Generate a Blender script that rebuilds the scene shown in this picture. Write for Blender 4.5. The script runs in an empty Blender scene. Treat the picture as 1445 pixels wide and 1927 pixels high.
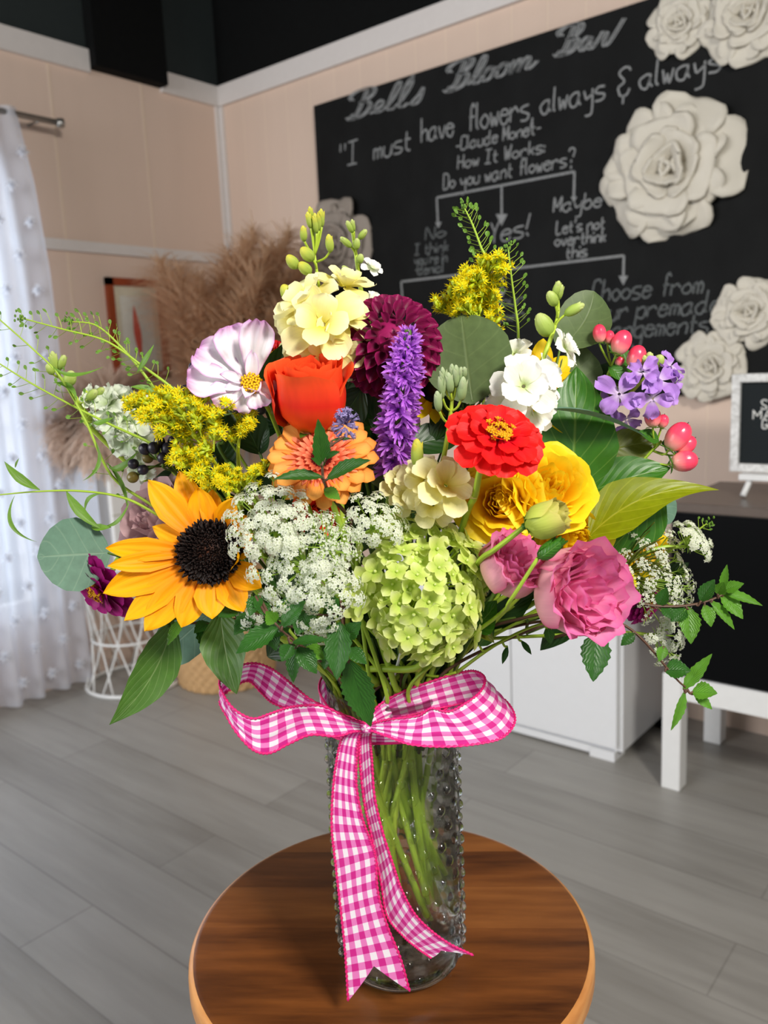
import bpy, math
import numpy as np
from mathutils import Matrix, Vector
rng = np.random.default_rng(7)
PI = math.pi
scene = bpy.context.scene
# ------------------------------------------------------------------ camera, sky, lights, exposure
FPX, W0, H0 = 1571.1376, 1445, 1927
CAMZ = 1.2
def _rot(pitch, roll, yaw):
    cy, sy = math.cos(yaw), math.sin(yaw); cp, sp = math.cos(pitch), math.sin(pitch); cr, sr = math.cos(roll), math.sin(roll)
    Rz = np.array([[cy, -sy, 0], [sy, cy, 0], [0, 0, 1]]); Rx = np.array([[1, 0, 0], [0, cp, -sp], [0, sp, cp]])
    Ry = np.array([[cr, 0, sr], [0, 1, 0], [-sr, 0, cr]])
    return Ry @ Rx @ Rz
CM = _rot(math.radians(9.84660357), math.radians(-2.57546018), math.radians(-39.57474715))
CR, CF, CU = CM[0], CM[1], CM[2]
CP = np.array([0, 0, CAMZ])
cd = bpy.data.cameras.new('camera'); cam = bpy.data.objects.new('camera', cd); scene.collection.objects.link(cam)
cam.matrix_world = Matrix(((CR[0], CU[0], -CF[0], CP[0]), (CR[1], CU[1], -CF[1], CP[1]), (CR[2], CU[2], -CF[2], CP[2]), (0, 0, 0, 1)))
cd.sensor_fit = 'VERTICAL'; cd.sensor_height = 36.0; cd.lens = FPX / H0 * 36.0; cd.clip_start = .02
cd.dof.use_dof = True; cd.dof.focus_distance = .59; cd.dof.aperture_fstop = 9.0
scene.camera = cam
scene.view_settings.view_transform = 'Standard'; scene.view_settings.look = 'None'
scene.view_settings.exposure = 0.0; scene.view_settings.gamma = 1.0; scene.view_settings.use_curve_mapping = False
world = bpy.data.worlds.new('world'); scene.world = world; world.use_nodes = True
world.node_tree.nodes['Background'].inputs[0].default_value = (.86, .93, 1.0, 1)
world.node_tree.nodes['Background'].inputs[1].default_value = .42
def area(name, loc, aim, sx, sy, energy, color):
    l = bpy.data.lights.new(name, 'AREA'); l.shape = 'RECTANGLE'; l.size = sx; l.size_y = sy; l.energy = energy; l.color = color
    o = bpy.data.objects.new(name, l); scene.collection.objects.link(o); o.location = loc
    o.rotation_euler = (Vector(aim) - Vector(loc)).to_track_quat('-Z', 'Y').to_euler(); return o
area('shop_window_light', (1.15, .0, 2.35), (-.42, .5, 1.0), .45, .45, 62, (1.0, .95, .87))       # window high to the right of the camera
area('front_fill_light', (-2.2, -2.6, 2.0), (-1.9, 2.4, 1.2), 2.4, 1.8, 120, (.98, .98, 1.0))  # fill added behind the camera to brighten walls and bouquet
area('curtain_window_light', (-3.42, .85, 1.25), (0, 1.2, .9), 1.5, 1.9, 30, (.80, .90, 1.0))    # behind the curtain

# ------------------------------------------------------------------ helpers
def lin(c):
    out = []
    for v in c[:3]:
        v = v / 255.0; out.append(v / 12.92 if v <= .04045 else ((v + .055) / 1.055) ** 2.4)
    return (*out, 1.0)
def nrm(v):
    v = np.asarray(v, float); return v / (np.linalg.norm(v, axis=-1, keepdims=True) + 1e-12)
def ray(x, y): return CM.T @ np.array([(x - 722.5) / FPX, 1, -(y - 963.5) / FPX])
def at(x, y, depth): return CP + depth * ray(x, y)
def onp(x, y, ax, v):
    d = ray(x, y); return CP + d * ((v - CP[ax]) / d[ax])
def depth0(y): return .618 + (y - 665) * 7.1e-5          # depth of the bouquet's own axis
def bq(x, y, d=0.0): return at(x, y, depth0(y) - d)      # a point of the bouquet, d metres in front of its axis
def px(n, y=900, d=.03): return n * (depth0(y) - d) / FPX
def cv(r, u, f): return nrm(r * CR + u * CU - f * CF)
def cat(P, n):
    P = np.asarray(P, float)
    if len(P) == 2: return P[0] + np.linspace(0, 1, n)[:, None] * (P[1] - P[0])
    Q = np.vstack([2 * P[0] - P[1], P, 2 * P[-1] - P[-2]]); k = len(P) - 1
    t = np.linspace(0, k, n); i = np.minimum(t.astype(int), k - 1); f = (t - i)[:, None]
    a, b, c, d = Q[i], Q[i + 1], Q[i + 2], Q[i + 3]
    return .5 * (2 * b + (c - a) * f + (2 * a - 5 * b + 4 * c - d) * f ** 2 + (3 * b - a - 3 * c + d) * f ** 3)
def frame(n, up=None):
    """columns x, y, z with z = n"""
    n = nrm(n); up = np.array(CU if up is None else up, float)
    if abs(n @ nrm(up)) > .97: up = np.array(CR)
    x = nrm(np.cross(up, n)); y = np.cross(n, x); return np.stack([x, y, n], 1)
def frames(N, spin):
    N = nrm(N); up = np.where(np.abs(N[:, 2:3]) > .9, np.array([[1., 0, 0]]), np.array([[0, 0, 1.]]))
    x = nrm(np.cross(up, N)); y = np.cross(N, x); c, s = np.cos(spin)[:, None], np.sin(spin)[:, None]
    return np.stack([c * x + s * y, -s * x + c * y, N], 2)
class MB:
    def __init__(s): s.V = []; s.UV = []; s.Q = []; s.M = []; s.n = 0
    def add(s, V, Q, UV=None, m=0):
        V = np.asarray(V, float).reshape(-1, 3); Q = np.asarray(Q, int).reshape(-1, 4)
        s.V.append(V); s.UV.append(np.zeros((len(V), 2)) if UV is None else np.asarray(UV, float).reshape(-1, 2))
        s.Q.append(Q + s.n); s.M.append(np.full(len(Q), m) if np.isscalar(m) else np.asarray(m)); s.n += len(V)
    def grid(s, P, m=0, UV=None):
        a, b = P.shape[:2]
        i = np.arange(a * b).reshape(a, b)
        if UV is None:
            v, u = np.meshgrid(np.linspace(0, 1, a), np.linspace(0, 1, b), indexing='ij'); UV = np.stack([u, v], -1)
        s.add(P.reshape(-1, 3), np.stack([i[:-1, :-1], i[:-1, 1:], i[1:, 1:], i[1:, :-1]], -1).reshape(-1, 4), UV.reshape(-1, 2), m)
    def data(s): return np.vstack(s.V), np.vstack(s.Q), np.vstack(s.UV), np.concatenate(s.M)
    def inst(s, tpl, R, T, S=None, m=None):
        V, Q, UV, M = tpl.data(); k = len(T)
        if S is not None: R = R * np.asarray(S).reshape(-1, 1, 1)
        A = np.einsum('kij,nj->kni', R, V) + np.asarray(T)[:, None, :]
        QQ = Q[None] + (np.arange(k) * len(V))[:, None, None]
        s.add(A.reshape(-1, 3), QQ.reshape(-1, 4), np.tile(UV, (k, 1)), np.tile(M, k) if m is None else m)
    def tube(s, P, r, sides=6, m=0, cap=True):
        P = np.asarray(P, float); n = len(P); r = np.broadcast_to(np.asarray(r, float), (n,))
        T = nrm(np.gradient(P, axis=0)); a = np.array([0, 0, 1.]) if abs(T[0][2]) < .9 else np.array([1., 0, 0])
        x = nrm(np.cross(a, T[0])); X = []
        for t in T:
            x = nrm(x - (x @ t) * t); X.append(x)
        X = np.array(X); Y = np.cross(T, X); ang = np.linspace(0, 2 * PI, sides + 1)
        G = P[:, None] + r[:, None, None] * (np.cos(ang)[None, :, None] * X[:, None] + np.sin(ang)[None, :, None] * Y[:, None])
        if cap:
            G = np.concatenate([np.repeat(P[:1, None], sides + 1, 1), G, np.repeat(P[-1:, None], sides + 1, 1)], 0)
        s.grid(G, m)
    def ell(s, c, F, rad, nu=8, nv=6, m=0, taper=0):
        th = np.linspace(0, PI, nv + 1); ph = np.linspace(0, 2 * PI, nu + 1)
        z = -np.cos(th); r = np.sin(th) * (1 - taper * z)
        L = np.stack([r[:, None] * np.cos(ph) * rad[0], r[:, None] * np.sin(ph) * rad[1], np.repeat(z[:, None], nu + 1, 1) * rad[2]], -1)
        s.grid(L @ np.asarray(F).T + c, m)
    def box(s, lo, hi, m=0):
        x0, y0, z0 = lo; x1, y1, z1 = hi
        for q in (((x0,y0,z0),(x0,y1,z0),(x1,y1,z0),(x1,y0,z0)), ((x0,y0,z1),(x1,y0,z1),(x1,y1,z1),(x0,y1,z1)), ((x0,y0,z0),(x1,y0,z0),(x1,y0,z1),(x0,y0,z1)),
                  ((x1,y0,z0),(x1,y1,z0),(x1,y1,z1),(x1,y0,z1)), ((x1,y1,z0),(x0,y1,z0),(x0,y1,z1),(x1,y1,z1)), ((x0,y1,z0),(x0,y0,z0),(x0,y0,z1),(x0,y1,z1))):
            s.add(q, [[0, 1, 2, 3]], [[0, 0], [1, 0], [1, 1], [0, 1]], m)
    def lathe(s, prof, c=(0, 0, 0), n=48, m=0):
        p = np.asarray(prof, float); a = np.linspace(0, 2 * PI, n + 1)
        G = np.stack([p[:, :1] * np.cos(a), p[:, :1] * np.sin(a), np.repeat(p[:, 1:], n + 1, 1)], -1) + np.asarray(c); s.grid(G, m)
    def build(s, name, mats, parent=None, smooth=True, merge=False, bevel=0, solid=0):
        V, Q, UV, M = s.data(); off = world_of.get(parent, np.zeros(3)) if parent is not None else np.zeros(3)
        me = bpy.data.meshes.new(name); nq = len(Q)
        me.vertices.add(len(V)); me.vertices.foreach_set('co', (V - off).astype(np.float32).ravel())
        me.loops.add(nq * 4); me.loops.foreach_set('vertex_index', Q.astype(np.int32).ravel())
        me.polygons.add(nq); me.polygons.foreach_set('loop_start', np.arange(0, nq * 4, 4, dtype=np.int32))
        me.polygons.foreach_set('material_index', M.astype(np.int32))
        uvl = me.uv_layers.new(name='UVMap'); uvl.data.foreach_set('uv', UV[Q.ravel()].astype(np.float32).ravel())
        me.polygons.foreach_set('use_smooth', np.full(nq, smooth)); me.update(calc_edges=True); me.validate()
        if merge:
            import bmesh
            b = bmesh.new(); b.from_mesh(me); bmesh.ops.remove_doubles(b, verts=b.verts, dist=1e-6); bmesh.ops.recalc_face_normals(b, faces=b.faces); b.to_mesh(me); b.free()
        for mt in (mats if isinstance(mats, (list, tuple)) else [mats]): me.materials.append(mt)
        o = bpy.data.objects.new(name, me); scene.collection.objects.link(o)
        if parent is not None: o.parent = parent
        world_of[o] = off
        if bevel:
            md = o.modifiers.new('bevel', 'BEVEL'); md.width = bevel; md.segments = 2; md.limit_method = 'ANGLE'
        if solid:
            md = o.modifiers.new('solid', 'SOLIDIFY'); md.thickness = solid; md.offset = 0
        return o
world_of = {}
def tag(o, label=None, cat_=None, group=None, kind=None):
    if label: o['label'] = label
    if cat_: o['category'] = cat_
    if group: o['group'] = group
    if kind: o['kind'] = kind
    return o
def thing(name, label, cat_, loc, group=None):
    o = bpy.data.objects.new(name, None); scene.collection.objects.link(o); o.location = tuple(loc); o.empty_display_size = .02
    world_of[o] = np.array(loc, float); return tag(o, label, cat_, group)
def box(name, lo, hi, mat, parent=None, bevel=0):
    b = MB(); b.box(lo, hi); return b.build(name, mat, parent, smooth=False, merge=True, bevel=bevel)
def struct(name, lo, hi, mat): return tag(box(name, lo, hi, mat), kind='structure')

# ------------------------------------------------------------------ materials
class NT:
    def __init__(s, name):
        s.mat = bpy.data.materials.new(name); s.mat.use_nodes = True; s.t = s.mat.node_tree; s.p = s.t.nodes['Principled BSDF']; s.o = s.t.nodes['Material Output']
    def n(s, typ, **kw):
        nd = s.t.nodes.new(typ)
        for k, v in kw.items(): setattr(nd, k, v)
        return nd
    def l(s, a, b): s.t.links.new(a, b)
    def put(s, sock, v):
        if isinstance(v, bpy.types.NodeSocket): s.l(v, sock)
        elif isinstance(v, (tuple, list)): sock.default_value = tuple(v)[:len(sock.default_value)] if len(v) >= len(sock.default_value) else (*v, 1)
        else: sock.default_value = v
    def m(s, op, a, b=0.0, c=0.0, clamp=False):
        nd = s.n('ShaderNodeMath', operation=op, use_clamp=clamp); s.put(nd.inputs[0], a); s.put(nd.inputs[1], b); s.put(nd.inputs[2], c); return nd.outputs[0]
    def mix(s, f, a, b, mode='MIX'):
        nd = s.n('ShaderNodeMix', data_type='RGBA', blend_type=mode); s.put(nd.inputs[0], f); s.put(nd.inputs[6], a); s.put(nd.inputs[7], b); return nd.outputs[2]
    def uv(s):
        t = s.n('ShaderNodeTexCoord'); x = s.n('ShaderNodeSeparateXYZ'); s.l(t.outputs['UV'], x.inputs[0]); return x.outputs[0], x.outputs[1]
    def obj(s, sx=1, sy=1, sz=1, rot=(0, 0, 0)):
        t = s.n('ShaderNodeTexCoord'); mp = s.n('ShaderNodeMapping'); mp.inputs['Scale'].default_value = (sx, sy, sz); mp.inputs['Rotation'].default_value = rot
        s.l(t.outputs['Object'], mp.inputs[0]); return mp.outputs[0]
    def comb(s, a, b, c=0.0):
        nd = s.n('ShaderNodeCombineXYZ'); s.put(nd.inputs[0], a); s.put(nd.inputs[1], b); s.put(nd.inputs[2], c); return nd.outputs[0]
    def noise(s, vec, scale=5, detail=3, rough=.5):
        nd = s.n('ShaderNodeTexNoise'); s.l(vec, nd.inputs['Vector']); nd.inputs['Scale'].default_value = scale; nd.inputs['Detail'].default_value = detail; nd.inputs['Roughness'].default_value = rough; return nd.outputs[0]
    def ramp(s, f, stops):
        nd = s.n('ShaderNodeValToRGB'); e = nd.color_ramp.elements
        while len(e) < len(stops): e.new(.5)
        for k, (p, c) in zip(e, stops): k.position = p; k.color = c if len(c) == 4 else (*c, 1)
        s.put(nd.inputs[0], f); return nd.outputs[0]
    def bump(s, h, strength=.3, dist=.001):
        nd = s.n('ShaderNodeBump'); nd.inputs['Strength'].default_value = strength; nd.inputs['Distance'].default_value = dist; s.l(h, nd.inputs['Height']); s.l(nd.outputs[0], s.p.inputs['Normal']); return nd.outputs[0]
    def fin(s, col, rough=.5, spec=.5, metal=0., trans=0., tcol=None, sheen=0.):
        s.put(s.p.inputs['Base Color'], col); s.put(s.p.inputs['Roughness'], rough); s.p.inputs['Specular IOR Level'].default_value = spec; s.p.inputs['Metallic'].default_value = metal
        if sheen: s.p.inputs['Sheen Weight'].default_value = sheen
        if trans:
            tr = s.n('ShaderNodeBsdfTranslucent'); s.put(tr.inputs[0], tcol if tcol is not None else col); mx = s.n('ShaderNodeMixShader'); mx.inputs[0].default_value = trans
            s.l(s.p.outputs[0], mx.inputs[1]); s.l(tr.outputs[0], mx.inputs[2]); s.l(mx.outputs[0], s.o.inputs[0])
        return s.mat
def plain(name, c, rough=.5, spec=.5, metal=0., var=.12, scale=40):
    t = NT(name); nz = t.noise(t.obj(), scale, 3); k = t.m('MULTIPLY_ADD', nz, 2 * var, 1 - var)
    return t.fin(t.mix(1.0, lin(c), t.comb(k, k, k), 'MULTIPLY'), rough, spec, metal)
def petal(name, stops, edge=None, rough=.55, trans=.3, vein=.18, edgepow=3.0, spec=.25, freq=26):
    """stops: (v, colour) from base to tip; edge: pigment of the rim"""
    t = NT(name); u, v = t.uv(); c = t.ramp(v, [(p, lin(q)) for p, q in stops])
    st = t.noise(t.comb(t.m('MULTIPLY', u, freq), t.m('MULTIPLY', v, 2.2)), 1.0, 2)
    if edge:
        e = t.m('POWER', t.m('ABSOLUTE', t.m('MULTIPLY_ADD', u, 2, -1)), edgepow); e = t.m('MAXIMUM', e, t.m('POWER', v, 9)); c = t.mix(e, c, lin(edge))
    k = t.m('MULTIPLY_ADD', st, 2 * vein, 1 - vein); c = t.mix(1.0, c, t.comb(k, k, k), 'MULTIPLY'); t.bump(st, .35, .0006)
    return t.fin(c, rough, spec, trans=trans)
def leafm(name, c, vein=None, rough=.4, n=7, slope=1.3, trans=.25, blue=0, vs=.55, spec=.45, quilt=.6):
    """leaf with a pale midrib and side veins"""
    t = NT(name); u, v = t.uv(); a = t.m('ABSOLUTE', t.m('SUBTRACT', u, .5))
    mid = t.m('SUBTRACT', 1.0, t.m('MULTIPLY', a, 42), clamp=True)
    w = t.m('FRACT', t.m('MULTIPLY', t.m('SUBTRACT', v, t.m('MULTIPLY', a, slope * .5)), n)); tri = t.m('ABSOLUTE', t.m('SUBTRACT', w, .5))
    side = t.m('MULTIPLY', t.m('SUBTRACT', 1.0, t.m('MULTIPLY', tri, 14), clamp=True), .55)
    nz = t.noise(t.obj(), 160, 4); k = t.m('MULTIPLY_ADD', nz, .5, .75)
    col = t.mix(1.0, lin(c), t.comb(k, k, k), 'MULTIPLY'); f = t.m('MULTIPLY', t.m('MAXIMUM', mid, side), vs)
    col = t.mix(f, col, lin(vein or tuple(min(255, int(q * 1.35 + 30)) for q in c)))
    t.bump(t.m('ADD', t.m('MULTIPLY', tri, quilt), t.m('MULTIPLY', mid, -.3)), .5, .0012)
    return t.fin(col, rough, spec, trans=trans)
M = {}
M['stem'] = plain('stem_green', (156, 186, 56), .45, .4)
M['stem_bright'] = plain('stem_bright', (172, 196, 60), .45, .4)
M['stem_dark'] = plain('stem_dark', (84, 112, 42), .5, .3)
M['stem_brown'] = plain('stem_brown', (92, 66, 52), .5, .3)
M['sun'] = petal('sunflower_yellow', [(0, (230, 120, 2)), (.35, (250, 156, 2)), (1, (255, 182, 6))], rough=.55, vein=.26, trans=.2, freq=14)
M['sun_disc'] = petal('sunflower_disc', [(0, (8, 4, 4)), (.75, (20, 9, 7)), (1, (74, 34, 10))], trans=0)
M['rose_o'] = petal('rose_orange', [(0, (246, 150, 40)), (.22, (238, 84, 20)), (.55, (234, 46, 30)), (1, (252, 96, 46))], rough=.42, vein=.16, trans=.25, freq=9)
M['rose_y'] = petal('rose_yellow', [(0, (255, 164, 6)), (.4, (255, 206, 10)), (1, (255, 230, 44))], rough=.5, vein=.05, trans=.35)
M['rose_m'] = petal('rose_mauve', [(0, (196, 164, 166)), (1, (206, 172, 176))], rough=.55, vein=.05)
M['lis'] = petal('lisianthus_pink', [(0, (240, 176, 188)), (.45, (252, 188, 214)), (1, (250, 160, 208))], edge=(238, 116, 178), rough=.42, vein=.06, trans=.4, edgepow=6)
M['lis_out'] = petal('lisianthus_outer', [(0, (206, 186, 130)), (.4, (234, 180, 176)), (1, (240, 156, 186))], edge=(206, 96, 134), rough=.5, vein=.08, edgepow=6)
M['lis_bud'] = petal('lisianthus_bud', [(0, (166, 184, 62)), (.6, (196, 206, 92)), (1, (214, 204, 112))], rough=.45, vein=.08)
M['dah'] = petal('dahlia_burgundy', [(0, (70, 4, 34)), (.6, (116, 12, 62)), (1, (142, 22, 84))], edge=(166, 40, 100), rough=.4, vein=.08, trans=.12, edgepow=5)
M['lia'] = petal('liatris_purple', [(0, (124, 46, 160)), (.4, (178, 88, 214)), (1, (210, 134, 238))], rough=.5, vein=.05)
M['ger'] = petal('gerbera_orange', [(0, (240, 110, 40)), (.4, (250, 158, 62)), (1, (255, 200, 104))], edge=(226, 130, 44), rough=.5, vein=.16)
M['ger_in'] = petal('gerbera_salmon', [(0, (206, 54, 40)), (.6, (246, 122, 84)), (1, (252, 164, 120))], rough=.5, vein=.08)
M['ger_c'] = petal('gerbera_centre', [(0, (80, 10, 22)), (1, (150, 28, 34))], rough=.5, trans=.1)
M['zin'] = petal('zinnia_red', [(0, (186, 8, 40)), (.4, (226, 14, 32)), (1, (242, 32, 26))], rough=.5, vein=.12, trans=.22)
M['zin_m'] = petal('zinnia_magenta', [(0, (124, 8, 82)), (1, (172, 22, 124))], rough=.5, vein=.14)
M['gold'] = petal('stamen_gold', [(0, (196, 120, 10)), (1, (252, 196, 20))], rough=.5, trans=.1)
M['hyd'] = petal('hydrangea_lime', [(0, (196, 222, 92)), (.5, (222, 236, 128)), (1, (240, 246, 184))], rough=.5, vein=.08, trans=.45, freq=10)
M['hyd_bud'] = plain('hydrangea_bud', (212, 222, 140), .5)
M['lace'] = petal('lace_white', [(0, (226, 232, 206)), (1, (250, 252, 244))], rough=.6, vein=.02, trans=.45)
M['lace_g'] = plain('lace_stalk', (150, 184, 66), .5)
M['gr'] = petal('goldenrod', [(0, (222, 208, 12)), (.5, (250, 228, 10)), (1, (255, 242, 30))], rough=.55, vein=.03, trans=.4)
M['gr_g'] = plain('goldenrod_green', (170, 186, 30), .5)
M['stock_y'] = petal('stock_cream', [(0, (228, 214, 70)), (.4, (244, 234, 142)), (1, (252, 247, 200))], rough=.55, vein=.07, trans=.3)
M['stock_w'] = petal('stock_white', [(0, (206, 224, 150)), (.35, (244, 246, 228)), (1, (252, 252, 248))], rough=.55, vein=.07, trans=.3)
M['stock_g'] = petal('stock_pale_green', [(0, (170, 190, 130)), (.4, (208, 220, 190)), (1, (232, 236, 222))], rough=.6, vein=.07)
M['stock_p'] = petal('stock_purple', [(0, (226, 206, 234)), (.35, (176, 126, 212)), (1, (192, 148, 228))], rough=.5, vein=.1, trans=.25)
M['bud_y'] = petal('bud_yellow', [(0, (140, 172, 70)), (.5, (186, 204, 90)), (1, (234, 222, 84))], rough=.45, vein=.08)
M['bud_g'] = petal('bud_green', [(0, (150, 182, 60)), (.6, (184, 206, 104)), (1, (214, 222, 150))], rough=.45, vein=.08)
M['bud_s'] = petal('bud_silver', [(0, (140, 166, 90)), (.6, (170, 192, 140)), (1, (196, 208, 168))], rough=.5, vein=.06)
M['cos'] = petal('cosmos_white', [(0, (226, 216, 228)), (.5, (248, 246, 248)), (1, (244, 232, 244))], edge=(206, 140, 200), rough=.6, vein=.16, trans=.25, edgepow=12, freq=14)
M['yel'] = petal('yellow_ray', [(0, (244, 180, 4)), (1, (255, 222, 16))], rough=.5, vein=.1)
M['berry_p'] = petal('berry_pink', [(0, (252, 214, 186)), (.22, (248, 170, 160)), (.5, (240, 76, 104)), (1, (230, 32, 74))], rough=.25, vein=.03, trans=0, spec=.5)
M['berry_k'] = plain('berry_dark', (34, 30, 44), .38, .5, var=.3)
M['berry_g'] = plain('berry_unripe', (104, 92, 40), .35, .5, var=.3)
M['mintf'] = petal('mint_blossom', [(0, (120, 104, 160)), (1, (176, 164, 212))], trans=.2)
M['euc'] = leafm('eucalyptus', (98, 132, 112), (150, 176, 150), rough=.6, n=5, slope=1.0, trans=.12, vs=.45, spec=.25, quilt=.1)
M['euc_d'] = leafm('eucalyptus_olive', (86, 104, 62), (122, 138, 88), rough=.5, n=5, slope=1.0, trans=.18, vs=.35, spec=.3, quilt=.1)
M['leaf'] = leafm('leaf_green', (56, 112, 26), (140, 176, 84), rough=.38, n=6, slope=1.8)
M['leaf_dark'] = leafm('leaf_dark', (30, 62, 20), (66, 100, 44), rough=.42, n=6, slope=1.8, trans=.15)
M['leaf_sun'] = leafm('leaf_sunflower', (72, 112, 38), (148, 172, 110), rough=.5, n=5, slope=2.4, trans=.2)
M['leaf_glow'] = leafm('leaf_chartreuse', (146, 158, 14), (206, 206, 60), rough=.4, n=6, slope=1.6, trans=.45, vs=.7)
M['leaf_olive'] = leafm('leaf_olive', (92, 104, 22), (130, 140, 50), rough=.4, n=6, slope=1.6, trans=.35)
M['mint'] = leafm('mint_leaf', (46, 98, 28), (26, 62, 16), rough=.45, n=8, slope=2.0, quilt=1.0)
M['mint_l'] = leafm('mint_leaf_light', (98, 156, 44), (60, 110, 30), rough=.45, n=8, slope=2.0, trans=.35, quilt=1.0)
M['wisp'] = leafm('wisp_leaf', (104, 146, 30), (150, 180, 70), rough=.4, n=3, slope=1, trans=.35, vs=.3)
M['pod'] = leafm('pod', (104, 146, 46), (140, 170, 80), rough=.5, n=2, slope=1, trans=.25, vs=.4)
M['white'] = plain('white_paint', (226, 226, 224), .35, .5, var=.04)
M['trim'] = plain('trim_white', (214, 208, 204), .5, .4, var=.04)
M['plaster'] = plain('plaster_white', (208, 202, 188), .6, .3, var=.06, scale=12)
M['plaster_d'] = plain('plaster_shaded', (150, 140, 130), .7, .2, var=.2, scale=12)  # darker plaster: shade put into the colour of the far rose
M['nickel'] = plain('brushed_nickel', (170, 168, 164), .3, .5, .9)

# ------------------------------------------------------------------ the room
X0, Y1, ZT = -3.056, 2.667, .71           # left wall, board wall, height of the round table
def wallmat(name, c, pitch, axis):
    t = NT(name); tc = t.n('ShaderNodeTexCoord'); sp = t.n('ShaderNodeSeparateXYZ'); t.l(tc.outputs['Object'], sp.inputs[0])
    w = t.m('FRACT', t.m('MULTIPLY', sp.outputs[axis], 1 / pitch)); g = t.m('SUBTRACT', 1, t.m('MULTIPLY', t.m('ABSOLUTE', t.m('SUBTRACT', w, .5)), 40), clamp=True)
    nz = t.noise(t.obj(1, 1, .15), 9, 4); k = t.m('MULTIPLY_ADD', nz, .1, .95)
    col = t.mix(1.0, lin(c), t.comb(k, k, k), 'MULTIPLY'); col = t.mix(t.m('MULTIPLY', g, .5), col, lin((232, 212, 186)))
    t.bump(g, .3, .003); return t.fin(col, .7, .25)
M['peach'] = wallmat('peach_panelling', (216, 193, 177), .41, 1); M['peach2'] = wallmat('peach_panelling_board_side', (212, 189, 172), .135, 0)
def floormat():
    t = NT('grey_planks'); v = t.obj(); br = t.n('ShaderNodeTexBrick'); t.l(v, br.inputs['Vector'])
    br.inputs['Scale'].default_value = 1; br.inputs['Brick Width'].default_value = 1.22; br.inputs['Row Height'].default_value = .18; br.inputs['Mortar Size'].default_value = .002
    br.inputs['Color1'].default_value = (.0, .0, .0, 1); br.inputs['Color2'].default_value = (1, 1, 1, 1); br.inputs['Mortar'].default_value = (.2, .2, .2, 1); br.offset = .37
    g = t.noise(t.obj(2.2, 22, 1), 1.0, 5, .6); g2 = t.noise(t.obj(1.2, 5, 1), 1.3, 3)
    f = t.m('ADD', t.m('MULTIPLY', br.outputs['Color'], .26), t.m('ADD', t.m('MULTIPLY', g, .52), t.m('MULTIPLY', g2, .42)))
    c = t.ramp(f, [(.25, lin((116, 112, 106))), (.6, lin((150, 147, 141))), (.95, lin((170, 167, 161)))])
    c = t.mix(t.m('MULTIPLY', br.outputs['Fac'], .3), c, lin((84, 80, 76))); t.bump(g, .15, .001)
    return t.fin(c, t.m('MULTIPLY_ADD', g2, .2, .3), .4)
struct('floor', (-5, -4, -.1), (3.5, 4, 0), floormat())
M['black'] = plain('black_paint', (14, 15, 15), .8, .1, var=.2); M['charcoal'] = plain('charcoal_paint', (40, 46, 46), .7, .2, var=.1)
struct('ceiling', (-5, -4, 3.6), (3.5, 4, 3.7), M['black'])
WB = .2                                    # window opening in the curtain wall
struct('wall_left', (X0 - .12, 1.62, 0), (X0, Y1, 2.42), M['peach'])
struct('wall_left_below_window', (X0 - .12, WB, 0), (X0, 1.62, .3), M['peach'])
struct('wall_left_above_window', (X0 - .12, WB, 2.02), (X0, 1.62, 2.42), M['peach'])
struct('wall_left_upper', (X0 - .12, -1.5, 2.42), (X0 + .002, Y1, 3.6), M['charcoal'])
struct('wall_left_front', (X0 - .12, -1.5, 0), (X0, WB, 2.42), M['peach'])
struct('wall_back', (X0 - .12, Y1, 0), (3.0, Y1 + .12, 2.42), M['peach2'])
struct('wall_back_upper', (X0 - .12, Y1 - .001, 2.42), (3.0, Y1 + .12, 3.6), M['black'])
fr = MB()
for lo, hi in (((X0 - .1, WB, .3), (X0 - .04, WB + .06, 2.02)), ((X0 - .1, 1.56, .3), (X0 - .04, 1.62, 2.02)), ((X0 - .1, WB, .3), (X0 - .04, 1.62, .36)), ((X0 - .1, WB, 1.96), (X0 - .04, 1.62, 2.02)), ((X0 - .09, WB, 1.14), (X0 - .05, 1.62, 1.18))): fr.box(lo, hi)
win = tag(fr.build('window_1', M['trim'], smooth=False), kind='structure')
gl = NT('pane_glass'); gl.p.inputs['Transmission Weight'].default_value = 0
_tr = gl.n('ShaderNodeBsdfTransparent'); _gs = gl.n('ShaderNodeBsdfGlossy'); _gs.inputs['Roughness'].default_value = .02; _mx = gl.n('ShaderNodeMixShader'); _mx.inputs[0].default_value = .06
gl.l(_tr.outputs[0], _mx.inputs[1]); gl.l(_gs.outputs[0], _mx.inputs[2]); gl.l(_mx.outputs[0], gl.o.inputs[0])
box('window_pane', (X0 - .075, WB + .05, .35), (X0 - .07, 1.57, 1.97), gl.mat, win)
# trims
b = MB(); b.box((X0, 2.349, 2.374), (X0 + .02, Y1, 2.457)); b.box((X0, -1.5, 2.374), (X0 + .02, 2.013, 2.457)); tag(b.build('trim_1', M['trim'], smooth=False), kind='structure')
struct('trim_2', (X0, Y1 - .02, 2.374), (3.0, Y1, 2.457), M['trim'])
struct('trim_3', (X0, 1.62, 1.696), (X0 + .018, Y1 - .012, 1.737), M['trim'])
b = MB(); b.box((X0, Y1 - .03, 0), (X0 + .012, Y1, 2.374)); b.box((X0, Y1 - .012, 0), (X0 + .03, Y1, 2.374)); tag(b.build('trim_4', M['trim'], smooth=False), kind='structure')
struct('baseboard_back', (X0 + .03, Y1 - .014, 0), (3.0, Y1, .09), M['peach2'])
struct('baseboard_left', (X0, -1.5, 0), (X0 + .014, Y1 - .03, .09), M['peach'])
struct('pillar_1', (X0, 2.013, 2.39), (X0 + .06, 2.349, 3.6), M['black'])

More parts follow.
